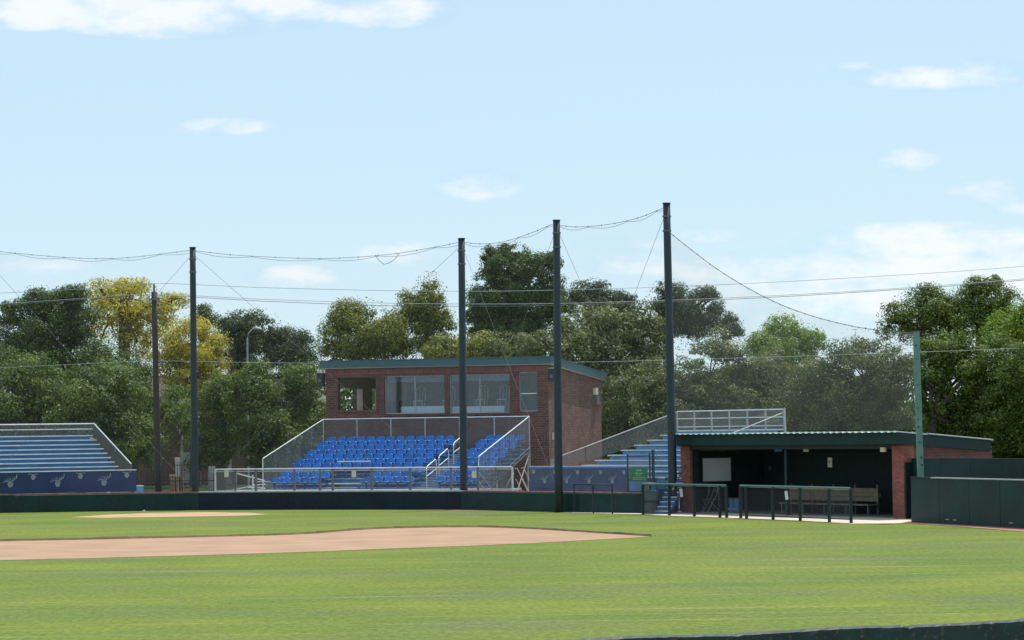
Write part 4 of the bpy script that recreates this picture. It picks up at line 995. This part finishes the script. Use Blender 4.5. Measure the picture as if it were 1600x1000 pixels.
for i, c in enumerate(CABLES):
    d0 = PD[i][3]; d1 = PD[i + 1][3]; x0, x1 = PD[i][0], PD[i + 1][0]
    pts = cat_pts(smooth_px(c, 4), d0, d1, x0, x1)
    o = empty('backstop_net', pts[0], label='fine grey backstop netting hanging from its cable, ' + sup[i], cat='net', group='backstop netting')
    lp = [p - pts[0] for p in pts]
    q = MB(); q.tube(lp, .010, 6); q.build('top_cable', M_rope, o)
    low = [p + Vector((0, 0, -.10 * math.sin(math.pi * ((k * 1.0) % 6) / 6) - .03)) for k, p in enumerate(lp)]
    q = MB(); q.tube(low, .008, 5); q.build('lacing_rope', M_rope, o)
    q = MB()
    for k in range(0, len(lp), 2): q.tube([lp[k] + Vector((0, 0, .025)), lp[k] - Vector((0, 0, .035))], .014, 5)
    q.build('cable_ring', M_rope, o)
    q = MB(); vs = []
    for p in lp: vs += [p, Vector((p.x, p.y, .8 - pts[0].z))]
    fs = [(2 * k, 2 * k + 1, 2 * k + 3, 2 * k + 2) for k in range(len(lp) - 1)]
    q.add(vs, fs); q.build('netting', M_net, o)
    for (a, b) in ((tops[i] - Vector((0, 0, .25)), bases[i + 1]), (tops[i + 1] - Vector((0, 0, .25)), bases[i])):
        q = MB(); q.tube([a - pts[0], b - pts[0]], .007, 5); q.build('brace_rope', M_rope, o)
c = smooth_px([(1046, 363), (1080, 390), (1120, 420), (1170, 451), (1220, 476), (1270, 494), (1320, 507), (1365, 515), (1430, 521)], 4)
pts = cat_pts(c, 110.6, 95.4, 1046, 1431)
o = empty('backstop_net', pts[0], label='fine grey netting sloping down from the tallest pole to the turquoise post over the dugout', cat='net', group='backstop netting')
lp = [p - pts[0] for p in pts]
q = MB(); q.tube(lp, .013, 6); q.build('top_cable', M_rope, o)
q = MB()
for k in range(0, len(lp), 1): q.tube([lp[k] + Vector((0, 0, .02)), lp[k] - Vector((0, 0, .03))], .015, 5)
q.build('cable_ring', M_rope, o)
q = MB(); vs = []
for k, p in enumerate(lp): vs += [p, Vector((p.x, p.y, 3.06 - pts[0].z))]
q.add(vs, [(2 * k, 2 * k + 1, 2 * k + 3, 2 * k + 2) for k in range(len(lp) - 1)]); q.build('netting', M_netr, o)
# hanging loop
p_ = [P(586, 398, 120.2), P(592, 407, 120.2), P(600, 413, 120.2), (P(608, 411, 120.2)), P(617, 405, 120.2), P(624, 396, 120.1)]
q = MB(); q.tube([x - p_[0] for x in p_], .012, 5); lo = q.build('loose_rope', M_rope, None, loc=p_[0]); tag(lo, 'short loose rope loop hanging under the net cable in the second bay', 'rope')

# ------------------------------------------------------------------ utility pole and lines
t = P(240.5, 444, 140); b = P(247.5, 770, 140); dr = (t - b) / (t.z - b.z); g0 = b - dr * b.z
up_ = empty('utility_pole', g0, label='brown wooden utility pole with fittings at its top, left of the net pole', cat='utility pole')
q = MB(); q.tube([(t - g0) * .965 * k / 6 for k in range(7)], [.165 - .03 * k / 6 for k in range(7)], 12); q.build('pole_shaft', M_wood, up_, smooth=True)
tt = t - g0
q = MB(); q.tube([tt * .965, tt], .05, 8); q.build('insulator', M_galvd, up_)
q = MB(); q.bar(tt * .93 + Vector((-.22, -.16, 0)), tt * .93 + Vector((.28, -.16, 0)), .07); q.build('bracket', M_galvd, up_)
q = MB(); q.tube([tt * .925 + Vector((-.26, -.2, -.15)), tt * .925 + Vector((-.26, -.2, .18))], .07, 8); q.build('fitting', M_galv, up_)
q = MB(); q.tube([tt * .925 + Vector((.24, -.2, -.1)), tt * .925 + Vector((.24, -.2, .12))], .06, 8); q.build('fitting', M_galvd, up_)
def line(name, label, pts, r, m_, dl=150.0, dr_=132.0, dm=140.0):
    sm_ = smooth_px(pts, 6); w_ = []
    for px, py in sm_:
        d = dl + (dm - dl) * (px + 60) / 300 if px < 240 else dm + (dr_ - dm) * (px - 240) / 1400
        w_.append(P(px, py, d))
    q = MB(); q.tube([p - w_[0] for p in w_], r, 5); o = q.build(name, m_, None, loc=w_[0]); tag(o, label, 'power line', 'overhead lines')
line('power_line', 'topmost overhead line above the trees', [(-60, 461), (0, 458), (120, 452), (240, 443), (400, 449), (600, 454), (760, 455), (900, 452.5), (1100, 446), (1350, 433), (1640, 412.5), (2300, 350)], .012, M_wireb)
line('power_line', 'upper cable of the pair of lines below the topmost line', [(-60, 479), (0, 475), (120, 467), (240, 460), (420, 468), (600, 473.5), (760, 475), (900, 473.5), (1100, 467), (1350, 454), (1640, 432), (2300, 368)], .013, M_wireb)
line('power_line', 'lower cable of the pair of lines below the topmost line', [(-60, 481), (0, 477), (120, 469), (240, 462), (420, 471), (600, 477.5), (760, 478.5), (900, 476.5), (1100, 469.5), (1350, 456), (1640, 434), (2300, 370)], .012, M_wire)
line('power_line', 'lowest single cable crossing before the trees at roof height', [(-60, 578), (140, 568), (240, 564), (400, 566.5), (560, 568), (760, 567.5), (950, 565), (1200, 558), (1410, 551), (1640, 542), (2300, 510)], .011, M_wireb, 150, 143, 146)

# street lamp
sl0 = P(387, 575, 175); lm = empty('street_lamp', (sl0.x, 175, 0), label='tall pale street lamp with curved arm among the trees', cat='street lamp')
H1 = P(387, 530, 175).z; tp = P(402, 514, 175); 
q = MB(); q.tube([(0, 0, 0), (0, 0, H1), (.08, 0, H1 + .35), (.28, 0, tp.z - .04), (tp.x - sl0.x - .15, 0, tp.z)], [.07, .055, .045, .04, .035], 8); q.build('lamp_pole', M_galv, lm)
q = MB(); q.tube([(tp.x - sl0.x - .3, 0, tp.z), (tp.x - sl0.x - .1, 0, tp.z + .05), (tp.x - sl0.x + .25, 0, tp.z - .02)], [.05, .11, .06], 8); q.build('lamp_head', M_galv, lm)

# iron fence, gate pier, house glimpsed at left
ia = P(206, 740, 138); ib = P(345, 740, 138)
fo = empty('iron_fence', (ia.x, 138, 0), label='black iron picket fence beneath the trees left of the grandstand', cat='fence')
W_ = ib.x - ia.x; x = 0
while x < W_:
    q = MB(); q.bar((x, 0, 0), (x, 0, 1.95), .02); q.build('picket', M_iron, fo); x += .115
for z_ in (.3, 1.0, 1.75):
    q = MB(); q.box(0, W_, .012, .035, z_, z_ + .04); q.build('fence_rail', M_iron, fo)
pc = P(272, 755, 140)
go = empty('gate_pier', (pc.x, 140, 0), label='short tan brick gate pier between the utility pole and the net pole', cat='pier')
q = MB(); q.box(-.19, .19, -.19, .19, 0, P(272, 743.5, 140).z); q.build('brick_shaft', M_brickp, go)
zz = P(272, 743.5, 140).z
q = MB(); q.box(-.22, .22, -.22, .22, zz + .002, zz + .05); q.build('cap', M_conc, go)
ho = empty('house', (P(270, 700, 188).x, 188, 0), label='brick house with pale porch columns glimpsed through the trees at left', cat='house')
q = MB(); q.box(-3.5, 9, 2, 8, 0, 5.3); q.build('wall', M_brickh, ho)
q = MB(); q.box(-4, 9.5, 0, 8.4, 5.3, 5.75); q.build('eaves', M_trim, ho)
q = MB(); q.add([(-4, -.2, 5.76), (9.5, -.2, 5.76), (9.5, 8.6, 5.76), (-4, 8.6, 5.76), (-2, 4, 7.2), (7.5, 4, 7.2)], [(0, 1, 5, 4), (1, 2, 5), (2, 3, 4, 5), (3, 0, 4), (3, 2, 1, 0)]); q.build('roof', M_roofb, ho)
for x_ in (-2.6, .45, 3.6):
    q = MB(); q.box(x_ - .17, x_ + .17, .3, .65, 0, 5.29); q.build('porch_column', M_trim, ho)
q = MB(); q.box(.1, .9, 1.95, 1.995, .1, 2.1); q.build('door', M_trim, ho)
for x_ in (-1.7, 2.2):
    q = MB(); q.box(x_ - .5, x_ + .5, 1.94, 1.99, 1.1, 2.6); q.build('window', M_glass, ho)
sgp = P(276, 729, 139)
so = empty('pale_sign', (sgp.x, 139.4, 0), label='narrow pale upright panel above the tan gate pier', cat='panel')
q = MB(); q.box(-.13, .13, 0, .03, P(276, 745, 139).z, P(276, 714.5, 139).z); q.build('panel_board', M_trim, so)
q = MB(); q.bar((-.1, .05, 0), (-.1, .05, P(276, 720, 139).z), .04); q.build('panel_post', M_iron, so)
wo_ = empty('utility_cabinet', (P(331, 745, 139).x, 139, 0), label='pale ribbed cabinet beside the left end of the walkway rail', cat='cabinet')
q = MB(); q.box(-.18, .12, 0, .4, 0, P(331, 729, 139).z); q.build('cabinet_body', M_galv, wo_)
for k in range(3):
    q = MB(); q.box(-.14 + k * .09, -.11 + k * .09, -.012, -.001, .3, 1.4); q.build('rib', M_galvd, wo_)
# scraps at the foot of the wall
for px, py, lab in ((225, 798.2, 'small white scrap on the grass by the wall, behind the dirt circle'), (677, 794.5, 'small white scrap on the grass at the foot of the wall below the blue seats')):
    p_ = G(px, py + 1); q = MB(); q.add([(-.06, 0, 0), (.07, -.02, 0), (.05, .05, .0), (-.03, .06, .02), (-.04, .01, .06), (.03, .01, .07), (.01, .04, .05)], [(0, 1, 5, 4), (1, 2, 6, 5), (2, 3, 6), (3, 0, 4, 6), (4, 5, 6), (3, 2, 1, 0)])
    o = q.build('litter_scrap', M_white, None, loc=(p_.x, p_.y, .003)); tag(o, lab, 'scrap', 'white scraps by the wall')

# ------------------------------------------------------------------ foreground fence
fa = P(900, 998, (CAMH - 2.4) * F / 324.3); fb = P(1600, 967, (CAMH - 2.4) * F / 302.4)
dF = (fb - fa).normalized(); FF = Frame(fa.x, fa.y, math.degrees(math.atan2(dF.y, dF.x)))
ff = fempty('outfield_fence', FF, label='dark green weathered board fence top across the bottom right corner', cat='fence')
rr2 = random.Random(3)
vs = []; fs = []; n = 2200; x0, x1 = -30, 30; ztop = 2.4
for i in range(n + 1):
    x = x0 + (x1 - x0) * i / n
    h = ztop + .003 * math.sin(x * 7) + rr2.uniform(-.0015, .0015) - (.006 if rr2.random() < .035 else 0)
    vs += [(x, 0, 0), (x, -.001 + rr2.uniform(-.001, .001), h - .008), (x, .008, h), (x, .035, h - .001), (x, .04, 0)]
for i in range(n):
    for k in range(4): fs.append((5 * i + k, 5 * (i + 1) + k, 5 * (i + 1) + k + 1, 5 * i + k + 1))
q = MB(); q.add(vs, fs); q.build('fence_board', mat('peeling_green_paint', (.004, .026, .030), .6, var=.5, scale=7, dirt=.8), ff)
for k in range(26):
    q = MB(); q.box(-29.5 + k * 2.3, -29.4 + k * 2.3, .042, .13, 0, 2.3); q.build('fence_post', M_dgreen2, ff)

# ------------------------------------------------------------------ trees
def tree(name, label, lobes, d, kind, group, leaf=.105, dens=1.1, depth=1.0, seed=0, trunk_px=None, droop=0, thin=1.0):
    """lobes: list of (px, py, rx, ry) crown masses as seen; each becomes a clumped ellipsoid of leaves at depth d"""
    g = np.random.default_rng(seed + 11)
    cs = []
    for (px, py, rx, ry) in lobes:
        c = P(px, py, d + g.uniform(-1.2, 1.2)); k = d / F
        cs.append((np.array(c), rx * k, ry * k))
    base = Vector((P(trunk_px or lobes[0][0], 700, d).x, d, 0))
    root = empty(name, base, label=label, cat='tree', group=group)
    P_all = []; T_all = []; S_all = []; N_all = []; clumps_for_limbs = []
    for c, rx, ry in cs:
        rd = max(.6 * rx, min(rx, 3.2)) * depth
        vol_r = (rx * ry * rd) ** (1 / 3)
        nc = int(8 + 20 * vol_r ** 1.3)
        dirs = g.normal(size=(nc, 3)); dirs /= np.linalg.norm(dirs, axis=1)[:, None]
        rr = g.uniform(.25, 1.0, nc) ** .45 * g.uniform(.78, 1.2, nc)
        cc = c + dirs * rr[:, None] * np.array([rx, rd, ry]) * .90
        cr_ = g.uniform(.24, .74, nc) * (vol_r / 2.2) ** .5
        for j in range(nc):
            nl = int(dens * 150 * (cr_[j] / .5) ** 2 * (.13 / leaf) ** 2)
            e = g.normal(size=(nl, 3)); e /= np.linalg.norm(e, axis=1)[:, None]
            q_ = cc[j] + e * (g.uniform(.15, 1.12, nl) ** .45)[:, None] * cr_[j] * np.array([1.15, 1.1, .85])
            P_all.append(q_); T_all.append(np.clip(g.normal(.42 + g.uniform(-.25, .25), .27, nl), 0, 1)); S_all.append(g.uniform(.6, 1.3, nl) * leaf); N_all.append(e * .75 + dirs[j] * .35 + np.array([0, 0, .25]))
        # stray sprays at the outline
        ns = int(nc * 8 * thin)
        e = g.normal(size=(ns, 3)); e /= np.linalg.norm(e, axis=1)[:, None]
        P_all.append(c + e * np.array([rx, rd, ry]) * g.uniform(.9, 1.2, ns)[:, None]); T_all.append(g.uniform(.2, .9, ns)); S_all.append(g.uniform(.6, 1.2, ns) * leaf); N_all.append(e)
        clumps_for_limbs.append((c, rx, ry, cc[:6]))
    Pn = np.concatenate(P_all); T = np.concatenate(T_all); S = np.concatenate(S_all); NN = np.concatenate(N_all)
    keep = Pn[:, 2] > .15; Pn, T, S, NN = Pn[keep], T[keep], S[keep], NN[keep]; nL = len(Pn)
    nrm = NN + g.normal(size=(nL, 3)) * .42; nrm /= np.linalg.norm(nrm, axis=1)[:, None]
    a = g.normal(size=(nL, 3)); a -= (a * nrm).sum(1)[:, None] * nrm; a /= np.linalg.norm(a, axis=1)[:, None]
    b = np.cross(nrm, a)
    o_ = np.array(base); ctr = Pn - o_
    L2 = (S * .75)[:, None]; W2 = (S * .36)[:, None]
    V = np.stack([ctr - a * L2, ctr + b * W2, ctr + a * L2, ctr - b * W2], axis=1).reshape(-1, 3).astype(np.float32)
    me = bpy.data.meshes.new('crown'); me.vertices.add(nL * 4); me.vertices.foreach_set('co', V.ravel())
    me.loops.add(nL * 4); me.loops.foreach_set('vertex_index', np.arange(nL * 4, dtype=np.int32))
    me.polygons.add(nL); me.polygons.foreach_set('loop_start', np.arange(0, nL * 4, 4, dtype=np.int32))
    me.polygons.foreach_set('loop_total', np.full(nL, 4, dtype=np.int32))
    me.update(calc_edges=True)
    at = me.attributes.new('tint', 'FLOAT', 'FACE'); at.data.foreach_set('value', T.astype(np.float32))
    me.materials.append(LM[kind]); co = bpy.data.objects.new('crown', me); col.objects.link(co); co.parent = root
    tb = MB(); top = max(c[2] for c, *_ in cs); mainc = cs[0][0] - o_
    hub = Vector((mainc[0] * .5, mainc[1], max(1.2, cs[0][0][2] - cs[0][2] * .6)))
    tr_ = .028 * top + .06
    tb.tube([(0, 0, -.05), (hub.x * .3, hub.y * .3, hub.z * .5), hub], [tr_ * 1.25, tr_, tr_ * .8], 9, cap=False)
    for c, rx, ry, cl in clumps_for_limbs:
        cv = Vector(c - o_); mid = hub.lerp(cv, .5) + Vector((g.uniform(-.3, .3), g.uniform(-.3, .3), .2))
        tb.tube([hub, mid, cv], [tr_ * .6, tr_ * .42, tr_ * .2], 7, cap=False)
        for p in cl:
            pv = Vector(p - o_); tb.tube([cv.lerp(mid, .3), cv.lerp(pv, .5) + Vector((0, 0, .15)), pv], [tr_ * .25, tr_ * .14, tr_ * .05], 5, cap=False)
    tb.build('trunk', M_bark, root, smooth=True)
    return nL

TREES = [
 # name, label, lobes, depth, kind, group, kwargs
 ('oak_tree', 'large dark green tree at the far left behind the bleacher', [(75, 525, 65, 58), (115, 500, 36, 42), (25, 545, 55, 66), (150, 580, 65, 50), (62, 472, 36, 24), (200, 590, 42, 42), (110, 462, 28, 16), (15, 490, 24, 22)], 172, 'dark', {}),
 ('yellow_tree', 'tall loose yellow tree left of the utility pole', [(195, 472, 55, 32), (235, 500, 40, 34), (160, 458, 34, 22), (268, 472, 28, 14), (205, 447, 34, 13), (170, 505, 40, 30), (215, 535, 40, 26)], 186, 'yellow', dict(dens=.42, leaf=.12, thin=2.5)),
 ('yellow_tree', 'dense golden yellow tree behind the left net pole', [(305, 540, 48, 50), (300, 590, 45, 45), (270, 560, 35, 45), (330, 580, 30, 42)], 180, 'yellow', dict(dens=.85)),
 ('oak_tree', 'green tree behind the left bleacher rail at the left edge', [(20, 640, 75, 85), (60, 610, 55, 65), (-10, 690, 60, 60)], 152, 'mid', {}),
 ('oak_tree', 'leafy green tree right above the end of the left bleacher', [(125, 645, 70, 85), (165, 620, 55, 60), (110, 690, 60, 60), (175, 690, 45, 60)], 150, 'mid', {}),
 ('oak_tree', 'green tree behind the utility pole', [(210, 640, 45, 62), (220, 690, 38, 45), (185, 605, 40, 40)], 154, 'mid', {}),
 ('bush', 'small light leafed tree in front of the house between the two left poles', [(280, 665, 28, 45), (275, 630, 25, 28)], 160, 'mid', dict(dens=.55)),
 ('oak_tree', 'dark green tree immediately right of the left net pole', [(345, 650, 42, 62), (335, 700, 40, 40), (360, 615, 36, 40)], 153, 'mid', {}),
 ('oak_tree', 'green tree at the left end of the blue grandstand', [(405, 640, 48, 70), (420, 690, 50, 55), (390, 600, 32, 34)], 151, 'mid', {}),
 ('oak_tree', 'green tree against the left wall of the press box', [(475, 640, 42, 72), (490, 690, 45, 55), (465, 600, 32, 34)], 152, 'mid', {}),
 ('pine_tree', 'small dark conifer tip above the yellow tree', [(318, 485, 14, 12), (318, 500, 22, 14)], 205, 'blue', dict(dens=.8)),
 ('oak_tree', 'dark blueish tree around the street lamp', [(365, 515, 30, 28), (400, 520, 42, 34), (440, 545, 40, 38), (380, 560, 48, 32)], 192, 'blue', {}),
 ('oak_tree', 'sparse dark tree with ragged top left of the press box roof', [(470, 545, 25, 32), (455, 575, 35, 32), (480, 570, 25, 40)], 190, 'blue', dict(dens=.6)),
 ('maple_tree', 'yellowish green broad tree above the left half of the press box roof', [(560, 520, 58, 48), (525, 540, 32, 45), (610, 530, 50, 48), (550, 490, 34, 24)], 170, 'ygreen', dict(thin=2.0, dens=.9)),
 ('maple_tree', 'tall narrow yellowish green tree left of the middle net pole', [(672, 470, 26, 42), (655, 510, 40, 45), (690, 520, 24, 50), (640, 475, 22, 20)], 172, 'ygreen', dict(thin=2.0, dens=.9)),
 ('bush', 'light green bush behind the middle of the press box roof', [(700, 548, 45, 24), (750, 545, 45, 26)], 160, 'ygreen', dict()),
 ('bush', 'olive bush behind the right part of the press box roof', [(800, 545, 45, 26), (850, 548, 40, 28)], 160, 'olive', dict()),
 ('elm_tree', 'tallest dark tree standing high between the two middle net poles', [(790, 425, 42, 36), (840, 425, 30, 32), (770, 470, 45, 45), (825, 475, 50, 48), (800, 395, 28, 16), (745, 500, 22, 48), (870, 480, 20, 60), (800, 515, 70, 30), (762, 400, 13, 14), (865, 408, 14, 16)], 184, 'dark', dict(thin=1.5)),
 ('oak_tree', 'round grey green live oak right of the press box roof', [(950, 520, 62, 44), (910, 545, 50, 42), (1000, 530, 45, 48), (890, 520, 30, 28), (970, 570, 70, 35)], 160, 'olive', dict(leaf=.14)),
 ('oak_tree', 'dark low tree crown peeping over the round live oak', [(925, 458, 30, 22), (885, 470, 28, 20), (965, 470, 28, 16), (950, 480, 50, 20)], 196, 'blue', dict()),
 ('oak_tree', 'dark tree behind the tallest net pole', [(1045, 470, 36, 34), (1090, 490, 42, 40), (1140, 515, 22, 28), (1060, 510, 50, 40), (1105, 460, 18, 14)], 196, 'blue', dict()),
 ('elm_tree', 'bright green tree over the olive hedge left of the turquoise post', [(1225, 515, 32, 26), (1265, 535, 26, 28), (1190, 540, 28, 24), (1235, 555, 55, 28)], 184, 'lime', dict(dens=.9)),
 ('oak_tree', 'broad green tree just beyond the right edge of the view', [(1760, 590, 90, 85), (1700, 640, 60, 70)], 150, 'mid', dict(leaf=.14)),
 ('oak_tree', 'dark tree just beyond the left edge of the view', [(-150, 590, 90, 90), (-90, 640, 60, 70)], 158, 'dark', dict(leaf=.14)),
 ('olive_tree', 'olive green tree just right of the press box side wall', [(985, 640, 52, 62), (960, 690, 42, 45), (1010, 600, 42, 40)], 152, 'olive', dict()),
 ('olive_tree', 'olive green tree behind the left end of the right bleacher', [(1030, 650, 45, 62), (1045, 610, 35, 45)], 149, 'olive', dict()),
 ('olive_tree', 'tall olive green tree right of the tallest net pole', [(1110, 585, 55, 72), (1090, 640, 50, 55), (1130, 640, 45, 60)], 150, 'olive', dict(leaf=.095)),
 ('olive_tree', 'olive green tree behind the right end of the bleacher rail', [(1190, 590, 52, 64), (1155, 600, 30, 60), (1180, 650, 48, 55), (1225, 640, 42, 60)], 151, 'olive', dict(leaf=.095)),
 ('olive_tree', 'grey green tree above the middle of the dugout roof', [(1285, 610, 48, 70), (1270, 655, 48, 45), (1310, 650, 42, 55)], 149, 'olive', dict(leaf=.095)),
 ('olive_tree', 'grey green tree left beside the turquoise post', [(1350, 590, 50, 72), (1395, 590, 42, 70), (1350, 660, 48, 45), (1395, 660, 38, 45)], 150, 'olive', dict(leaf=.095)),
 ('elm_tree', 'dark leafy tree top directly over the turquoise post', [(1440, 490, 45, 42), (1400, 505, 30, 30), (1480, 500, 36, 44), (1450, 455, 22, 14)], 176, 'mid', dict(thin=2.0, dens=.8)),
 ('elm_tree', 'high dark tree top near the right edge', [(1535, 475, 45, 40), (1510, 500, 38, 40), (1570, 480, 25, 34), (1525, 445, 14, 14), (1553, 442, 12, 12)], 176, 'mid', dict(thin=2.5, dens=.75)),
 ('pine_tree', 'feathery lighter green tree at the right edge', [(1590, 510, 42, 34), (1560, 525, 30, 26), (1620, 500, 40, 40)], 160, 'lime', dict(leaf=.11, dens=.9)),
 ('oak_tree', 'broad green tree right of the turquoise post above the tall fence', [(1455, 610, 30, 70), (1540, 690, 60, 35), (1490, 600, 48, 72), (1530, 570, 50, 50), (1500, 660, 55, 50), (1470, 550, 34, 35)], 146, 'mid', dict()),
 ('oak_tree', 'broad green tree filling the right edge above the tall fence', [(1600, 690, 60, 35), (1590, 600, 52, 75), (1570, 660, 60, 50), (1640, 620, 50, 90)], 143, 'mid', dict()),
]
tot = 0
for i, (nm, lab, lobes, d, kind, kw) in enumerate(TREES):
    tot += tree(nm, lab, lobes, d, kind, 'trees behind the ballpark', seed=i * 7, **kw)
# far-off wood that closes the view under and between the crowns
def far_wood():
    g = np.random.default_rng(99); nL = 150000
    x = g.uniform(-88, 88, nL); y = g.uniform(206, 216, nL)
    topz = 6.2 + 1.2 * np.sin(x * .35) + .8 * np.sin(x * .93 + 1) + .5 * np.sin(x * 2.3)
    z = g.uniform(0, 1, nL) ** .8 * topz
    ctr = np.stack([x, y, z], 1); S = g.uniform(.12, .26, nL)
    a = g.normal(size=(nL, 3)); a /= np.linalg.norm(a, axis=1)[:, None]; b = g.normal(size=(nL, 3)); b -= (b * a).sum(1)[:, None] * a; b /= np.linalg.norm(b, axis=1)[:, None]
    V = np.stack([ctr - a * S[:, None], ctr + b * S[:, None] * .6, ctr + a * S[:, None], ctr - b * S[:, None] * .6], axis=1).reshape(-1, 3).astype(np.float32)
    me = bpy.data.meshes.new('far_wood'); me.vertices.add(nL * 4); me.vertices.foreach_set('co', V.ravel())
    me.loops.add(nL * 4); me.loops.foreach_set('vertex_index', np.arange(nL * 4, dtype=np.int32)); me.polygons.add(nL)
    me.polygons.foreach_set('loop_start', np.arange(0, nL * 4, 4, dtype=np.int32)); me.polygons.foreach_set('loop_total', np.full(nL, 4, dtype=np.int32)); me.update(calc_edges=True)
    at = me.attributes.new('tint', 'FLOAT', 'FACE'); at.data.foreach_set('value', g.uniform(0, .8, nL).astype(np.float32)); me.materials.append(LM['dark'])
    o = bpy.data.objects.new('far_wood', me); col.objects.link(o); tag(o, 'distant dark wood closing the gaps between the tree trunks', 'woodland', kind='stuff')
far_wood()
print('leaves', tot, 'seats', cnt)
